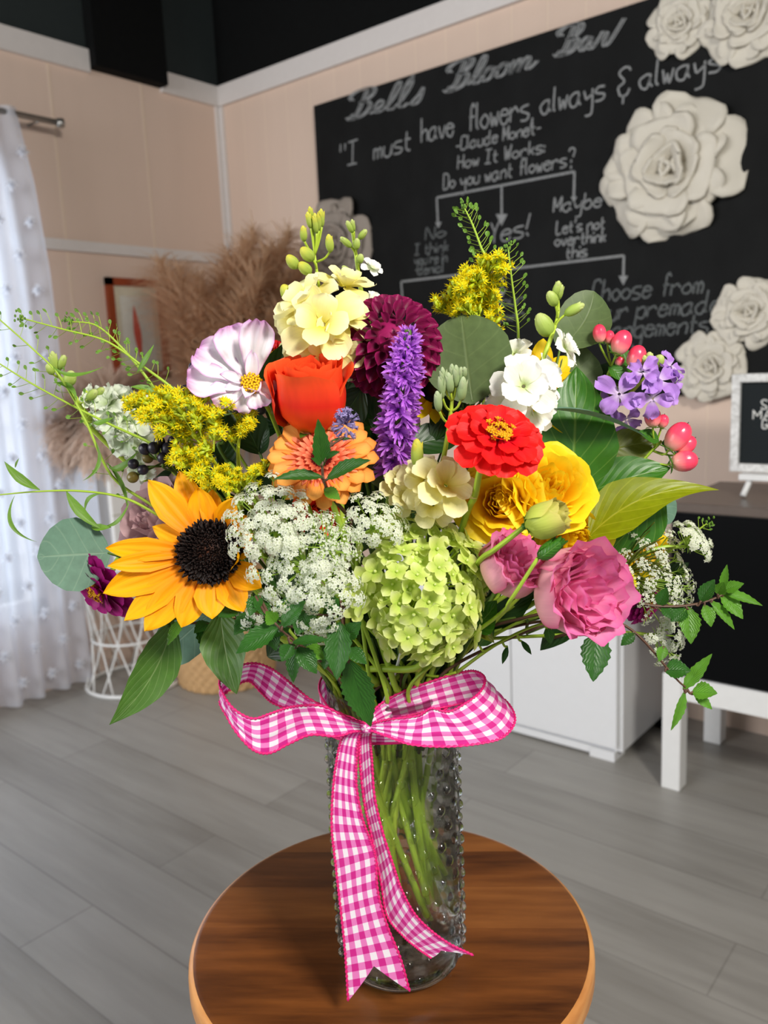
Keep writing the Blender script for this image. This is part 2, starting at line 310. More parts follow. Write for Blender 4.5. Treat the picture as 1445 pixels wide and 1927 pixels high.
# ------------------------------------------------------------------ chalkboard with its writing
BY = Y1 - .03
GL = {'a':'462605041333 45,464453','b':'0903,0526364544331304','c':'4536160504133344','d':'46260504133345,494453','e':'054536160504133344','f':'4839282723,1646','g':'46260504133345,4641301001',
'h':'0903,0526364543','i':'0603,0708','k':'0903,3604,1533','l':'090413','m':'0603,05162523,25364543','n':'0603,0526364543','o':'26050423444526','p':'0600,0526364544331304','r':'0603,05263645','s':'461605443303',
't':'18142333,0636','u':'0604133345,4643','v':'062346','w':'0613253346','y':'06142445,46413010','B':'0903,0939483606,063645443303','I':'2923,0949,0343','C':'4839190804133344','M':'0309254943','H':'0903,4943,0646',
'W':'0913273349','D':'0903,092948442303','L':'090343','N':'03094349','Y':'0926,492623','S':'48391908163544331304','A':'032943,1535','G':'48391908041333444625','K':'0903,4905,1643',"'":'1907','"':'0907,2927','!':'1905,1304','?':'0819394836,2524,2322',
'&':'4839190826050413334 4,2321','-':'0535',':':'0506,0304',',':'1301','V':'092349'}
def strokes(s, slant=0.0, gap=1.3):
    """unit strokes of a line of handwriting; cap height 6 units, baseline 0"""
    out = []; x = 0
    for ch in s:
        if ch == ' ': x += 3.2; continue
        wd = 0
        for st in GL[ch].replace(' ', '').split(','):
            p = np.array([[int(st[i]), int(st[i + 1]) - 3] for i in range(0, len(st), 2)], float); wd = max(wd, p[:, 0].max())
            p[:, 0] += x + slant * p[:, 1]; out.append(p)
        x += wd + gap
    return out, x - gap
def chalkmat(name='chalk', c0=(110, 112, 112), c1=(190, 192, 192)):
    t = NT(name); nz = t.noise(t.obj(90, 1, 90), 4, 4, .7); c = t.ramp(nz, [(.3, lin(c0)), (.7, lin(c1))])
    t.fin(c, .9, .1); tr = t.n('ShaderNodeBsdfTransparent'); mx = t.n('ShaderNodeMixShader'); t.put(mx.inputs[0], t.m('MULTIPLY_ADD', nz, 1.1, .15, True)); t.l(tr.outputs[0], mx.inputs[1]); t.l(t.p.outputs[0], mx.inputs[2]); t.l(mx.outputs[0], t.o.inputs[0]); return t.mat
M['chalk'] = chalkmat(); M['chalk_dim'] = chalkmat('chalk_smudged', (70, 74, 74), (140, 144, 144))
def bd(x, y): p = onp(x, y, 1, BY); return np.array([p[0], p[2]])
def ribbon2d(mb, P, w):
    """flat chalk stroke lying on the board face"""
    T = nrm(np.gradient(P, axis=0)); N = np.stack([-T[:, 1], T[:, 0]], 1) * w / 2
    A, B = P + N, P - N; f = lambda q: np.stack([q[:, 0], np.full(len(q), BY - .0008), q[:, 1]], 1)
    mb.grid(np.stack([f(A), f(B)], 1))
def write(s, p0, p1, hpx, w=.006, slant=.25, double=0, mat='chalk'):
    mb = MB(); a, e = bd(*p0), bd(*p1); st, L = strokes(s, slant); k = np.linalg.norm(e - a) / L; ux = (e - a) / np.linalg.norm(e - a)
    hz = (bd(p0[0], p0[1] - hpx) - a)[1] / 6
    for p in st:
        p = p + rng.normal(0, .09, p.shape); p = cat(p, max(2, 6 * len(p) - 5)) if len(p) > 2 else cat(p, 4)
        q = a + p[:, :1] * k * ux + np.stack([np.zeros(len(p)), p[:, 1] * hz], 1); ribbon2d(mb, q, w)
        if double: ribbon2d(mb, q + np.array([double, -double * .3]), w * .6)
    return mb.build('lettering', M[mat], panel)
bt = NT('slate'); _n = bt.noise(bt.obj(3, 1, 2), 2.2, 5, .6); _c = bt.ramp(_n, [(.3, lin((8, 9, 9))), (.8, lin((22, 23, 23)))]); M['slate'] = bt.fin(_c, .75, .2)
board = thing('chalkboard', 'large black chalkboard with white handwriting on the peach wall', 'chalkboard', (-1.4, Y1, 1.65))
panel = box('board_panel', (-2.452, BY, 1.07), (-.15, Y1 - .002, 2.247), M['slate'], board)
SC = {'B': ([(3.2, 6.4), (2.7, 3), (2.0, .3), (1.0, -.2), (0, .6)], [(.2, 4.6), (-.6, 5.6), (.4, 6.6), (2.6, 7), (4.6, 6.6), (5, 5.3), (3.8, 4.0), (2.4, 3.6), (4.2, 3.4), (5.0, 2.2), (4.2, .6), (2.4, -.1), (1.2, .4), (1.4, 1.2)]),
      'e': ([(0, .2), (1.4, 1.0), (2.4, 2.0), (1.8, 3), (.9, 2.4), (.8, 1), (1.6, .1), (3.0, .6)],), 'l': ([(0, .3), (1.6, 2.2), (2.6, 5), (2.2, 6.4), (1.5, 5.6), (1.0, 2.4), (1.2, .4), (2.2, .1), (2.9, .8)],),
      'o': ([(0, .6), (1.0, 2.4), (2.2, 3), (1.2, 2.9), (.6, 1.4), (1.2, .1), (2.4, .5), (2.8, 2), (2.2, 3), (3.4, 2.6)],), 'm': ([(0, .8), (1.0, 3), (1.0, 1.4), (.8, 0), (1.3, 2), (2.2, 3), (2.7, 2.2), (2.4, 0), (2.9, 2), (3.8, 3), (4.4, 2.2), (4.2, .4), (5, .1), (6.2, 1.4)],),
      's': ([(0, .2), (1.4, 2.2), (1.9, 3.6), (2.1, 2), (1.9, .6), (1, 0), (.2, .5)],), 'a': ([(2.6, 2.6), (1.6, 3.1), (.6, 2.2), (.4, .8), (1.2, 0), (2.2, 1.2), (2.7, 2.8), (2.6, .8), (3.2, 0), (4.2, .8)],), 'r': ([(0, .6), (1.0, 2.6), (1.2, 3.4), (2.4, 3.0), (2.2, 1.4), (2.6, .1), (3.6, .6), (4.8, 3.4), (5.6, 5.6)],), "'": ([(-.2, 7.2), (-.5, 6.0), (-.9, 5.0)],)}
ADV = {'B': 5.4, 'e': 2.7, 'l': 2.5, 'o': 3.1, 'm': 5.6, 's': 2.4, 'a': 3.9, 'r': 4.6, "'": 1.0}
def write_script(s_, p0, p1, hpx):
    mb = MB(); a, e = bd(*p0), bd(*p1); L = sum(ADV[c] for c in s_); k = np.linalg.norm(e - a) / L; ux = (e - a) / np.linalg.norm(e - a); hz = (bd(p0[0], p0[1] - hpx) - a)[1] / 6.8; x = 0
    for c in s_:
        for st in SC[c]:
            p = np.array(st); q = cat(np.stack([p[:, 0] + x + .32 * p[:, 1], p[:, 1]], 1), 9 * len(p)); q = a + q[:, :1] * k * ux + np.stack([0 * q[:, 0], q[:, 1] * hz], 1)
            ribbon2d(mb, q, .006); ribbon2d(mb, q + np.array([.009, -.002]), .0045)
            if c == 'B': ribbon2d(mb, q + np.array([-.010, .001]), .004)
        x += ADV[c]
    return mb.build('lettering', M['chalk'], panel)
for a in (("Bell's", (652, 226), (790, 194), 50), ("Bloom", (836, 174), (1000, 128), 50), ("Bar", (1044, 106), (1150, 84), 52)): write_script(*a)
for a in (('"I', (640, 314), (672, 306), 42), ('must', (704, 301), (772, 281), 40), ('have', (793, 268), (853, 254), 44), ('flowers,', (879, 247), (1003, 222), 50), ('always', (1017, 215), (1137, 186), 46), ('&', (1163, 182), (1184, 176), 50), ('always"', (1203, 168), (1372, 128), 48)): write(*a, w=.0065, slant=.12)
for a in (('-Claude Monet-', (858, 284), (1017, 250), 25), ('How It Works:', (861, 318), (1024, 287), 25), ('Do you want flowers?', (834, 357), (1080, 311), 29), ('No', (800, 452), (838, 445), 22), ('I think', (780, 480), (843, 472), 20), ("you're in", (780, 498), (841, 493), 20), ('denial', (786, 517), (834, 512), 20),
          ('Yes!', (921, 460), (994, 444), 40), ('Maybe', (1041, 400), (1131, 388), 28), ("Let's not", (1047, 440), (1137, 430), 24), ('overthink', (1044, 463), (1139, 455), 24), ('this', (1065, 487), (1104, 482), 24), ('Choose from', (1113, 568), (1320, 552), 40),
          ('our premade', (1125, 604), (1352, 587), 38), ('arrangements', (1090, 641), (1330, 626), 38), ('your', (930, 578), (985, 572), 24), ('own', (936, 606), (985, 600), 24)): write(*a, w=.0055 if a[3] < 32 else .006, slant=.3 if a[0][:3] in ('Cho', 'our', 'arr') else .15, mat='chalk_dim' if a[0][:3] in ('Cho', 'our', 'arr', 'you', 'own', 'No', 'I t', 'den') else 'chalk')
def flow(pts, heads):
    mb = MB()
    for p in pts: ribbon2d(mb, cat([bd(*q) for q in p], 6), .008)
    for (x, y, s) in heads:
        a = [bd(x - s, y - s), bd(x + s, y - s), bd(x, y + s)]; f = lambda q: (q[0], BY - .001, q[1]); mb.add([f(a[0]), f(a[1]), f(a[2]), f((a[0] + a[2]) / 2)], [[0, 1, 2, 3]])
    return mb.build('flow_arrow', M['chalk'], panel)
flow([[(822, 372), (1081, 323)], [(822, 372), (824, 418)], [(944, 350), (944, 410)], [(1081, 323), (1080, 370)]], [(825, 424, 6), (944, 414, 11), (1080, 376, 6)])
flow([[(755, 530), (1174, 481)], [(755, 530), (758, 570)], [(945, 508), (945, 548)], [(1174, 481), (1173, 520)]], [(758, 574, 6), (945, 552, 8), (1173, 528, 9)])
# plaster roses fixed to the board
def plaster_rose(xp, yp, rpx, label, seed, mat='plaster'):
    r_ = np.random.default_rng(seed); c = onp(xp, yp, 1, BY); dep = (c - CP) @ CF; R = rpx * dep / FPX
    root = thing('plaster_rose', label, 'wall flower', (c[0], BY, c[2]), 'plaster roses on the chalkboard'); mb = MB()
    F = np.array([[1., 0, 0], [0, 0, -1.], [0, 1., 0]]).T        # local x right, y up, z out of the board
    F = np.stack([[1, 0, 0], [0, 0, 1], [0, -1, 0]], 1).astype(float)
    rings = [(5, .46, .58, .42, 1.1), (5, .40, .48, .70, 1.3), (4, .29, .42, .95, 1.2), (4, .20, .33, 1.15, 1.0), (3, .11, .27, 1.35, .8), (3, .03, .2, 1.5, .4)]
    for k, (n, r0, L, el, curl) in enumerate(rings):
        for i in range(n):
            ph = 2 * PI * (i + .5 * k + r_.uniform(-.2, .2)) / n; lp = L * r_.uniform(.86, 1.16); el = rings[k][3] + r_.uniform(-.14, .14)
            pet(mb, F, np.zeros(3), ph, r0 * R, lp * R, (2 * PI * (r0 + L * .6) / n * 1.12) * R, PR['bowl'], el, -curl, cup=.16, ruf=.02, seed=r_.uniform(0, 9), n=10, m=10, z0=(.05 + .012 * k) * R)
    mb.V = [v + np.array([c[0], BY - .004, c[2]]) for v in mb.V]
    mb.build('petals', M[mat], root, solid=.06 * R)
    d = MB(); d.lathe([(0, .0), (R * .62, .0), (R * .6, R * .08), (0, R * .14)], n=20); d.V = [v @ F.T + np.array([c[0], BY - .001, c[2]]) for v in d.V]; d.build('backing', M['plaster'], root)

# ------------------------------------------------------------------ petals and leaves
def ip(xs, ys): return lambda s: np.interp(s, xs, ys)
PR = {'drip': ip([0, .06, .15, .28, .45, .65, .85, 1], [.12, .55, .9, 1, .82, .48, .2, .01]), 'bowl': ip([0, .2, .5, .75, .9, .97, 1], [.6, .82, 1, .98, .84, .62, .4]), 'petal4': ip([0, .15, .4, .7, .88, .96, 1], [.2, .4, .8, 1, .86, .6, .3]), 'round': ip([0, .12, .3, .55, .75, .9, .97, 1], [.28, .42, .68, .96, 1, .82, .52, .12]), 'long': ip([0, .1, .3, .5, .75, .9, 1], [.35, .5, .8, 1, .78, .42, .02]),
      'oval': ip([0, .15, .35, .55, .75, .9, 1], [.2, .62, .93, 1, .85, .52, .04]), 'leaf': ip([0, .08, .25, .4, .6, .8, .93, 1], [.06, .4, .86, 1, .86, .5, .2, .01]), 'lance': ip([0, .1, .3, .5, .75, .92, 1], [.08, .4, .85, 1, .66, .25, .01]),
      'disc': ip([0, .04, .12, .25, .45, .65, .82, .94, .985, 1], [.05, .3, .58, .83, 1, .95, .72, .4, .16, .02]), 'wide': ip([0, .15, .4, .7, .88, .96, 1], [.15, .32, .66, 1, .95, .72, .5]), 'strap': ip([0, .2, .5, .85, .97, 1], [.45, .7, .95, 1, .7, .2]), 'ray': ip([0, .2, .6, .88, .97, 1], [.5, .8, 1, .85, .5, .1])}
def pet(mb, F, c, ph, r0, L, Wd, prof, el, curl, cup=.2, ruf=0., seed=0., n=7, m=5, z0=0., mat=0, twist=0., rfreq=9., fold=0., rid=0.):
    """one petal at azimuth ph of the flower frame F (z = flower axis): el = rise over the face, curl = bend towards its tip"""
    s = np.linspace(0, 1, n + 1); t = np.linspace(-1, 1, m + 1); th = el + curl * s; ds = L / n
    rr = r0 + np.concatenate([[0], np.cumsum(np.cos((th[1:] + th[:-1]) / 2) * ds)]); zz = z0 + np.concatenate([[0], np.cumsum(np.sin((th[1:] + th[:-1]) / 2) * ds)])
    w = Wd / 2 * prof(s); wt = w[:, None] * t[None]
    nd = cup * np.abs(w[:, None]) * (t[None] ** 2) + fold * w[:, None] * np.abs(t[None])
    if rid: nd = nd + rid * w[:, None] * np.cos(t[None] * 9.4) * (1 - s[:, None] * .5)
    if ruf: nd = nd + ruf * Wd * np.sin(t[None] * rfreq * .5 + seed * 7 + s[:, None] * 3) * s[:, None] ** 1.5 + ruf * Wd * .6 * np.sin(s[:, None] * rfreq + seed * 13) * np.abs(t[None])
    R_ = rr[:, None] - np.sin(th)[:, None] * nd; Z_ = zz[:, None] + np.cos(th)[:, None] * nd
    if twist: ca, sa = np.cos(twist * s)[:, None], np.sin(twist * s)[:, None]; Z_ = Z_ + wt * sa; wt = wt * ca
    e, tt = np.array([math.cos(ph), math.sin(ph), 0]), np.array([-math.sin(ph), math.cos(ph), 0])
    P = R_[..., None] * e + wt[..., None] * tt + Z_[..., None] * np.array([0, 0, 1.])
    mb.grid(P @ F.T + c, mat)
def leaf(mb, b, tip, Wd, nh, prof='leaf', bend=0., cup=.25, n=12, m=8, mat=0, serr=0., wave=0., side=0., fold=0.):
    """a leaf blade from point b to point tip, nh = the way its face looks; bend bows it along that way, side bows it sideways"""
    b, tip = np.asarray(b, float), np.asarray(tip, float); d = tip - b; L = np.linalg.norm(d); y = d / L; x = nrm(np.cross(y, nh)); z = np.cross(x, y)
    s = np.linspace(0, 1, n + 1); t = np.linspace(-1, 1, m + 1); w = Wd / 2 * PR[prof](s)
    if serr: w = w * (1 + serr * ((np.arange(n + 1) % 2) - .5) * (s > .12) * (s < .95))
    bow = bend * L * 4 * s * (1 - s); so = side * L * 4 * s * (1 - s)
    nd = cup * w[:, None] * t[None] ** 2 + bow[:, None] + fold * w[:, None] * np.abs(t[None])
    if wave: nd = nd + wave * Wd * np.sin(s[:, None] * 14 + t[None] * 2) * np.abs(t[None])
    P = b + (s * L)[:, None, None] * y + (w[:, None] * t[None] + so[:, None])[..., None] * x + nd[..., None] * z
    mb.grid(P, mat); return x, z

# ------------------------------------------------------------------ background furniture
for a in ((1265, 318, 122, 'largest white plaster rose on the chalkboard beside the chalk quotation', 1), (1281, 46, 58, 'small white plaster rose at the top edge of the chalkboard after the word Bar', 2), (1412, 28, 84, 'big white plaster rose cut off by the top corner of the photo', 3),
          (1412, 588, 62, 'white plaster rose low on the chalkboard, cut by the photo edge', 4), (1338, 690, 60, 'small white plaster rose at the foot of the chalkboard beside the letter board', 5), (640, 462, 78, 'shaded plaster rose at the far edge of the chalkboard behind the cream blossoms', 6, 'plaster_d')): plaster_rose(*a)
def rod_curtain():
    zr, xr = 2.135, X0 + .1
    root = thing('curtain_rod', 'brushed nickel curtain rod with round end cap on the peach wall', 'curtain rod', (X0, 1.75, zr)); mb = MB(); mb.tube(np.array([[xr, -.3, zr], [xr, 1.8, zr]]), .011, 12); rod = mb.build('rod', M['nickel'], root)
    mb = MB(); mb.lathe([(0, -.016), (.015, -.014), (.019, 0), (.015, .014), (0, .016)], (xr, 1.81, zr), 16); mb.build('finial', M['nickel'], rod)
    mb = MB(); mb.tube(np.array([[X0, 1.74, zr], [xr, 1.74, zr]]), .006, 8); mb.build('bracket', M['nickel'], root)
    root = thing('curtain', 'sheer white curtain with fluffy tufted dots hanging by the left wall', 'curtain', (xr, 1.0, .03))
    n, m = 60, 150; zz = np.linspace(zr + .02, .025, n); S = np.linspace(0, 1, m)
    yr = np.interp(zz, [0.0, .3, .9, 1.3, 1.6, 1.9, 2.16], [1.70, 1.69, 1.70, 1.70, 1.70, 1.68, 1.64])
    Y = yr[:, None] - S[None] * (yr[:, None] - .2); X = xr + .028 * np.sin(S[None] * 95 + .5 * np.sin(zz[:, None] * 2)) * (.5 + .6 * (1 - zz[:, None] / 2.2)) + .012 * np.sin(S[None] * 41 + zz[:, None])
    mb = MB(); mb.grid(np.stack([X, Y, np.repeat(zz[:, None], m, 1)], -1))
    t = NT('sheer_voile'); nz = t.noise(t.obj(30, 30, 1), 3, 2); t.fin(lin((236, 238, 246)), .8, .1); tl = t.n('ShaderNodeBsdfTranslucent'); tl.inputs[0].default_value = lin((236, 240, 250)); tr = t.n('ShaderNodeBsdfTransparent')
    m1 = t.n('ShaderNodeMixShader'); m1.inputs[0].default_value = .55; m2 = t.n('ShaderNodeMixShader'); m2.inputs[0].default_value = .22; t.l(t.p.outputs[0], m1.inputs[1]); t.l(tl.outputs[0], m1.inputs[2]); t.l(m1.outputs[0], m2.inputs[1]); t.l(tr.outputs[0], m2.inputs[2]); t.l(m2.outputs[0], t.o.inputs[0])
    drape = mb.build('drape', t.mat, root)
    puff = MB(); k = 42; N = nrm(rng.normal(size=(k, 3))); puf = MB(); pet(puf, np.eye(3), np.zeros(3), 0, 0, 1, .35, PR['ray'], 0, .6, n=3, m=2)
    R_ = frames(N, rng.uniform(0, 6, k)); t1 = MB(); t1.inst(puf, R_, np.zeros((k, 3)))
    pts = []
    for i in range(17):
        for j in range(12):
            z = 2.0 - i * .118; y = 1.63 - j * .115 - (i % 2) * .055
            if y > .25: pts.append((xr + .035, y, z))
    p = np.array(pts); puff.inst(t1, np.repeat(np.eye(3)[None], len(p), 0), p, np.full(len(p), .026)); puff.build('tufts', petal('tuft_white', [(0, (244, 246, 250)), (1, (250, 250, 252))], rough=.9, trans=.8, vein=.02), drape)
rod_curtain()
def picture():
    root = thing('framed_print', 'small botanical print in a red-brown wooden frame on the left wall', 'picture', (X0, 2.13, 1.19)); x = X0 + .001; fw = .03; y0, y1, z0, z1 = 1.992, 2.268, 1.195, 1.605
    wd = plain('red_wood', (142, 62, 30), .4, .5, var=.25, scale=25); mb = MB()
    for lo, hi in (((x, y0, z0), (x + .02, y0 + fw, z1)), ((x, y1 - fw, z0), (x + .02, y1, z1)), ((x, y0, z0), (x + .02, y1, z0 + fw)), ((x, y0, z1 - fw), (x + .02, y1, z1))): mb.box(lo, hi)
    mb.build('frame', wd, root, smooth=False); box('mount', (x, y0 + fw, z0 + fw), (x + .006, y1 - fw, z1 - fw), plain('cream_mount', (214, 208, 186), .6), root); box('print', (x + .004, y0 + .06, z0 + .07), (x + .007, y1 - .06, z1 - .07), plain('print_paper', (222, 222, 212), .6), root)
    mb = MB(); leaf(mb, (x + .0085, 2.13, 1.28), (x + .0085, 2.115, 1.50), .035, (1, 0, 0), 'lance', cup=0); mb.build('painted_feather', plain('red_ink', (214, 92, 74), .6), root)
picture()
def plumes(spots, base, group, label, top, mats):
    """dried grass plumes: each a stalk and a feathery head of fine strands"""
    tpl = MB(); s = np.linspace(0, 1, 6); tp = np.stack([s, 0 * s, -.55 * s ** 2.2], 1); w = .028 * (1 - s * .7); tpl.grid(np.stack([tp + np.array([0, 1, 0]) * w[:, None], tp - np.array([0, 1, 0]) * w[:, None]], 1))
    for i, (tipx, tipy, dd, L) in enumerate(spots):
        t_ = at(tipx, tipy, dd); b_ = np.asarray(base) + rng.uniform(-.05, .05, 3) * [1, 1, 0]; mid = np.array([*(b_[:2] * .55 + t_[:2] * .45), top + (t_[2] - top) * .62]); C_ = cat([b_, mid, t_], 24)
        root = thing('pampas_plume', label, 'dried grass', b_, group); mb = MB(); mb.tube(C_[:20], .0022, 5); mb.build('stalk', mats[1], root)
        seg = np.cumsum(np.concatenate([[0], np.linalg.norm(np.diff(C_, axis=0), axis=1)])); k = 1500; u = rng.uniform(0, 1, k) ** .8; pos = seg[-1] - L * u
        P = np.stack([np.interp(pos, seg, C_[:, j]) for j in range(3)], 1); ax = nrm(t_ - C_[-8]); sid = nrm(np.cross(ax, rng.normal(size=(k, 3)))); N = nrm(ax * 1.0 + sid * rng.uniform(.4, 1.25, (k, 1)))
        X = N; Z = nrm(np.cross(X, np.cross(np.array([0, 0, 1.]), X)) + 1e-6); Yv = np.cross(Z, X); R_ = np.stack([X, Yv, Z], 2)
        mb = MB(); mb.inst(tpl, R_, P, rng.uniform(.08, .15, k) * (.5 + .7 * np.sin(PI * np.clip(u, .08, 1)))); mb.build('plume_head', mats[0], root)
M['pampas'] = petal('pampas_tan', [(0, (214, 180, 146)), (1, (236, 206, 174))], rough=.9, trans=.35, vein=.1); M['pampas_d'] = petal('dried_grass', [(0, (198, 172, 152)), (1, (224, 202, 184))], rough=.9, trans=.35, vein=.1); M['straw'] = plain('straw', (150, 120, 84), .8)
bc = np.array([-2.55, 2.05, 0])
def wicker(name, label, c, r, h):
    root = thing(name, label, 'basket', c); mb = MB(); n, mm = 60, 120; z = np.linspace(0, h, n); a = np.linspace(0, 2 * PI, mm + 1)
    prof = r * (.86 + .16 * np.sin(PI * np.linspace(.12, .9, n))); w = .006 * np.sin(a[None] * 30 + (np.arange(n)[:, None] // 3 % 2) * PI) * np.abs(np.sin(np.arange(n)[:, None] * PI / 3 + .4))
    rr = prof[:, None] + w; mb.grid(np.stack([c[0] + rr * np.cos(a), c[1] + rr * np.sin(a), np.repeat(z[:, None], mm + 1, 1) + .001], -1)); wm = plain('wicker_straw', (196, 158, 112), .7, .2, var=.25, scale=60); mb.build('weave', wm, root, solid=.006)
    mb = MB(); mb.lathe([(0, .004), (r * .88, .004), (r * .88, .012), (0, .012)], c, 32); mb.build('base', wm, root); mb = MB(); a2 = np.linspace(0, 2 * PI, 49); mb.tube(np.stack([c[0] + prof[-1] * np.cos(a2), c[1] + prof[-1] * np.sin(a2), np.full(49, h)], 1), .012, 8, cap=False); mb.build('rim', wm, root)
wicker('wicker_basket', 'round woven straw basket on the floor behind the bouquet', bc, .2, .42)
plumes([(335, 508, 3.05, .45), (372, 520, 3.0, .45), (430, 480, 3.1, .5), (478, 440, 3.15, .5), (505, 470, 3.1, .55), (545, 440, 3.2, .5), (575, 490, 3.2, .5), (400, 580, 3.0, .45), (455, 560, 2.98, .5), (525, 580, 3.05, .5), (350, 610, 3.02, .4), (580, 570, 3.12, .5), (300, 495, 3.1, .4), (420, 640, 2.97, .4), (490, 530, 3.0, .5)], bc + [0, 0, .02],
       'pampas plumes standing in the wicker basket', 'one of the fluffy tan pampas plumes by the wall corner', .42, (M['pampas'], M['straw']))
def drum():
    c = np.array([-2.83, 1.81, 0]); root = thing('wire_drum_table', 'white wire drum side table on the floor beside the curtain', 'side table', c); r, h = .185, .5
    a = np.linspace(0, 2 * PI, 49); ring = lambda rad, z: np.stack([c[0] + rad * np.cos(a), c[1] + rad * np.sin(a), np.full(49, z)], 1)
    mb = MB(); mb.tube(ring(r, .008), .008, 8, cap=False); mb.build('base_ring', M['white'], root); mb = MB(); mb.tube(ring(r * .98, h - .012), .007, 8, cap=False); mb.build('top_ring', M['white'], root); mb = MB(); mb.tube(ring(r * .8, .2), .005, 8, cap=False); mb.build('middle_ring', M['white'], root)
    for k in range(24):
        p, q = 2 * PI * k / 24, 2 * PI * (k + (3 if k % 2 else -3)) / 24; mb = MB()
        mb.tube(cat([c + [r * math.cos(p), r * math.sin(p), .01], c + [r * .8 * math.cos((p + q) / 2), r * .8 * math.sin((p + q) / 2), .2], c + [r * .97 * math.cos(q), r * .97 * math.sin(q), h - .012]], 9), .0035, 6); mb.build('wire', M['white'], root)
    mb = MB(); mb.lathe([(0, h - .006), (.2, h - .006), (.204, h + .003), (.2, h + .012), (0, h + .012)], c, 48); mb.build('table_top', M['white'], root)
    z = h + .012; cr = thing('white_crate', 'white box with its shaded end coloured grey on the wire drum table', 'box', (c[0], c[1], z))
    box('body', (-2.93, 1.70, z), (-2.70, 1.90, z + .38), plain('white_card', (236, 236, 234), .5, var=.03), cr, bevel=.004); box('end_panel', (-2.93, 1.66, z), (-2.72, 1.6985, z + .375), plain('shaded_card', (176, 178, 184), .5, var=.05), cr); box('seam', (-2.6995, 1.70, z + .19), (-2.6985, 1.90, z + .195), plain('seam_grey', (190, 188, 170), .6), cr)  # end panel grey is the shade on the white box, put in as colour
    z2 = z + .382; pt = thing('plant_pot', 'low brown pot on the white box under dried grass', 'pot', (c[0], 1.80, z2)); mb = MB(); mb.lathe([(0, 0), (.075, 0), (.095, .05), (.09, .1), (.08, .1), (.08, .02), (0, .02)], (c[0], 1.80, z2 + .001), 32); mb.build('bowl', plain('brown_clay', (96, 76, 66), .7), pt)
    plumes([(105, 800, 3.1, .25), (130, 760, 3.12, .28), (175, 735, 3.2, .28), (215, 715, 3.2, .28), (255, 720, 3.2, .28), (300, 735, 3.2, .28), (320, 770, 3.15, .25), (150, 830, 3.08, .2), (230, 770, 3.05, .25), (190, 790, 3.02, .22)], np.array([c[0], 1.80, z2 + .025]), 'dried grasses in the brown pot', 'one of the dusty brown dried grasses in the low pot on the white box', z2 + .1, (M['pampas_d'], M['straw']))
drum()
def cabinet():
    x1, y0, h = -.962, 2.215, .60; x0 = -1.86; root = thing('white_cabinet', 'low white two-door cabinet against the peach wall', 'cabinet', ((x0 + x1) / 2, 2.4, 0)); wm = plain('white_laminate', (224, 225, 226), .3, .5, var=.02)
    box('carcass', (x0, y0 + .02, .03), (x1, 2.6, h), wm, root, bevel=.003); xs = onp(962, 1300, 1, y0)[0]
    box('door', (x0 + .004, y0, .045), (xs - .002, y0 + .018, h - .02), wm, root, bevel=.002); box('door', (xs + .002, y0, .045), (x1 - .012, y0 + .018, h - .02), wm, root, bevel=.002); box('plinth', (x0 + .01, y0 + .012, .008), (x1 - .1, 2.58, .03), wm, root)
    for x in (x0 + .05, x1 - .07): box('foot', (x - .03, y0 + .005, 0), (x + .05, y0 + .08, .03), wm, root)
cabinet()
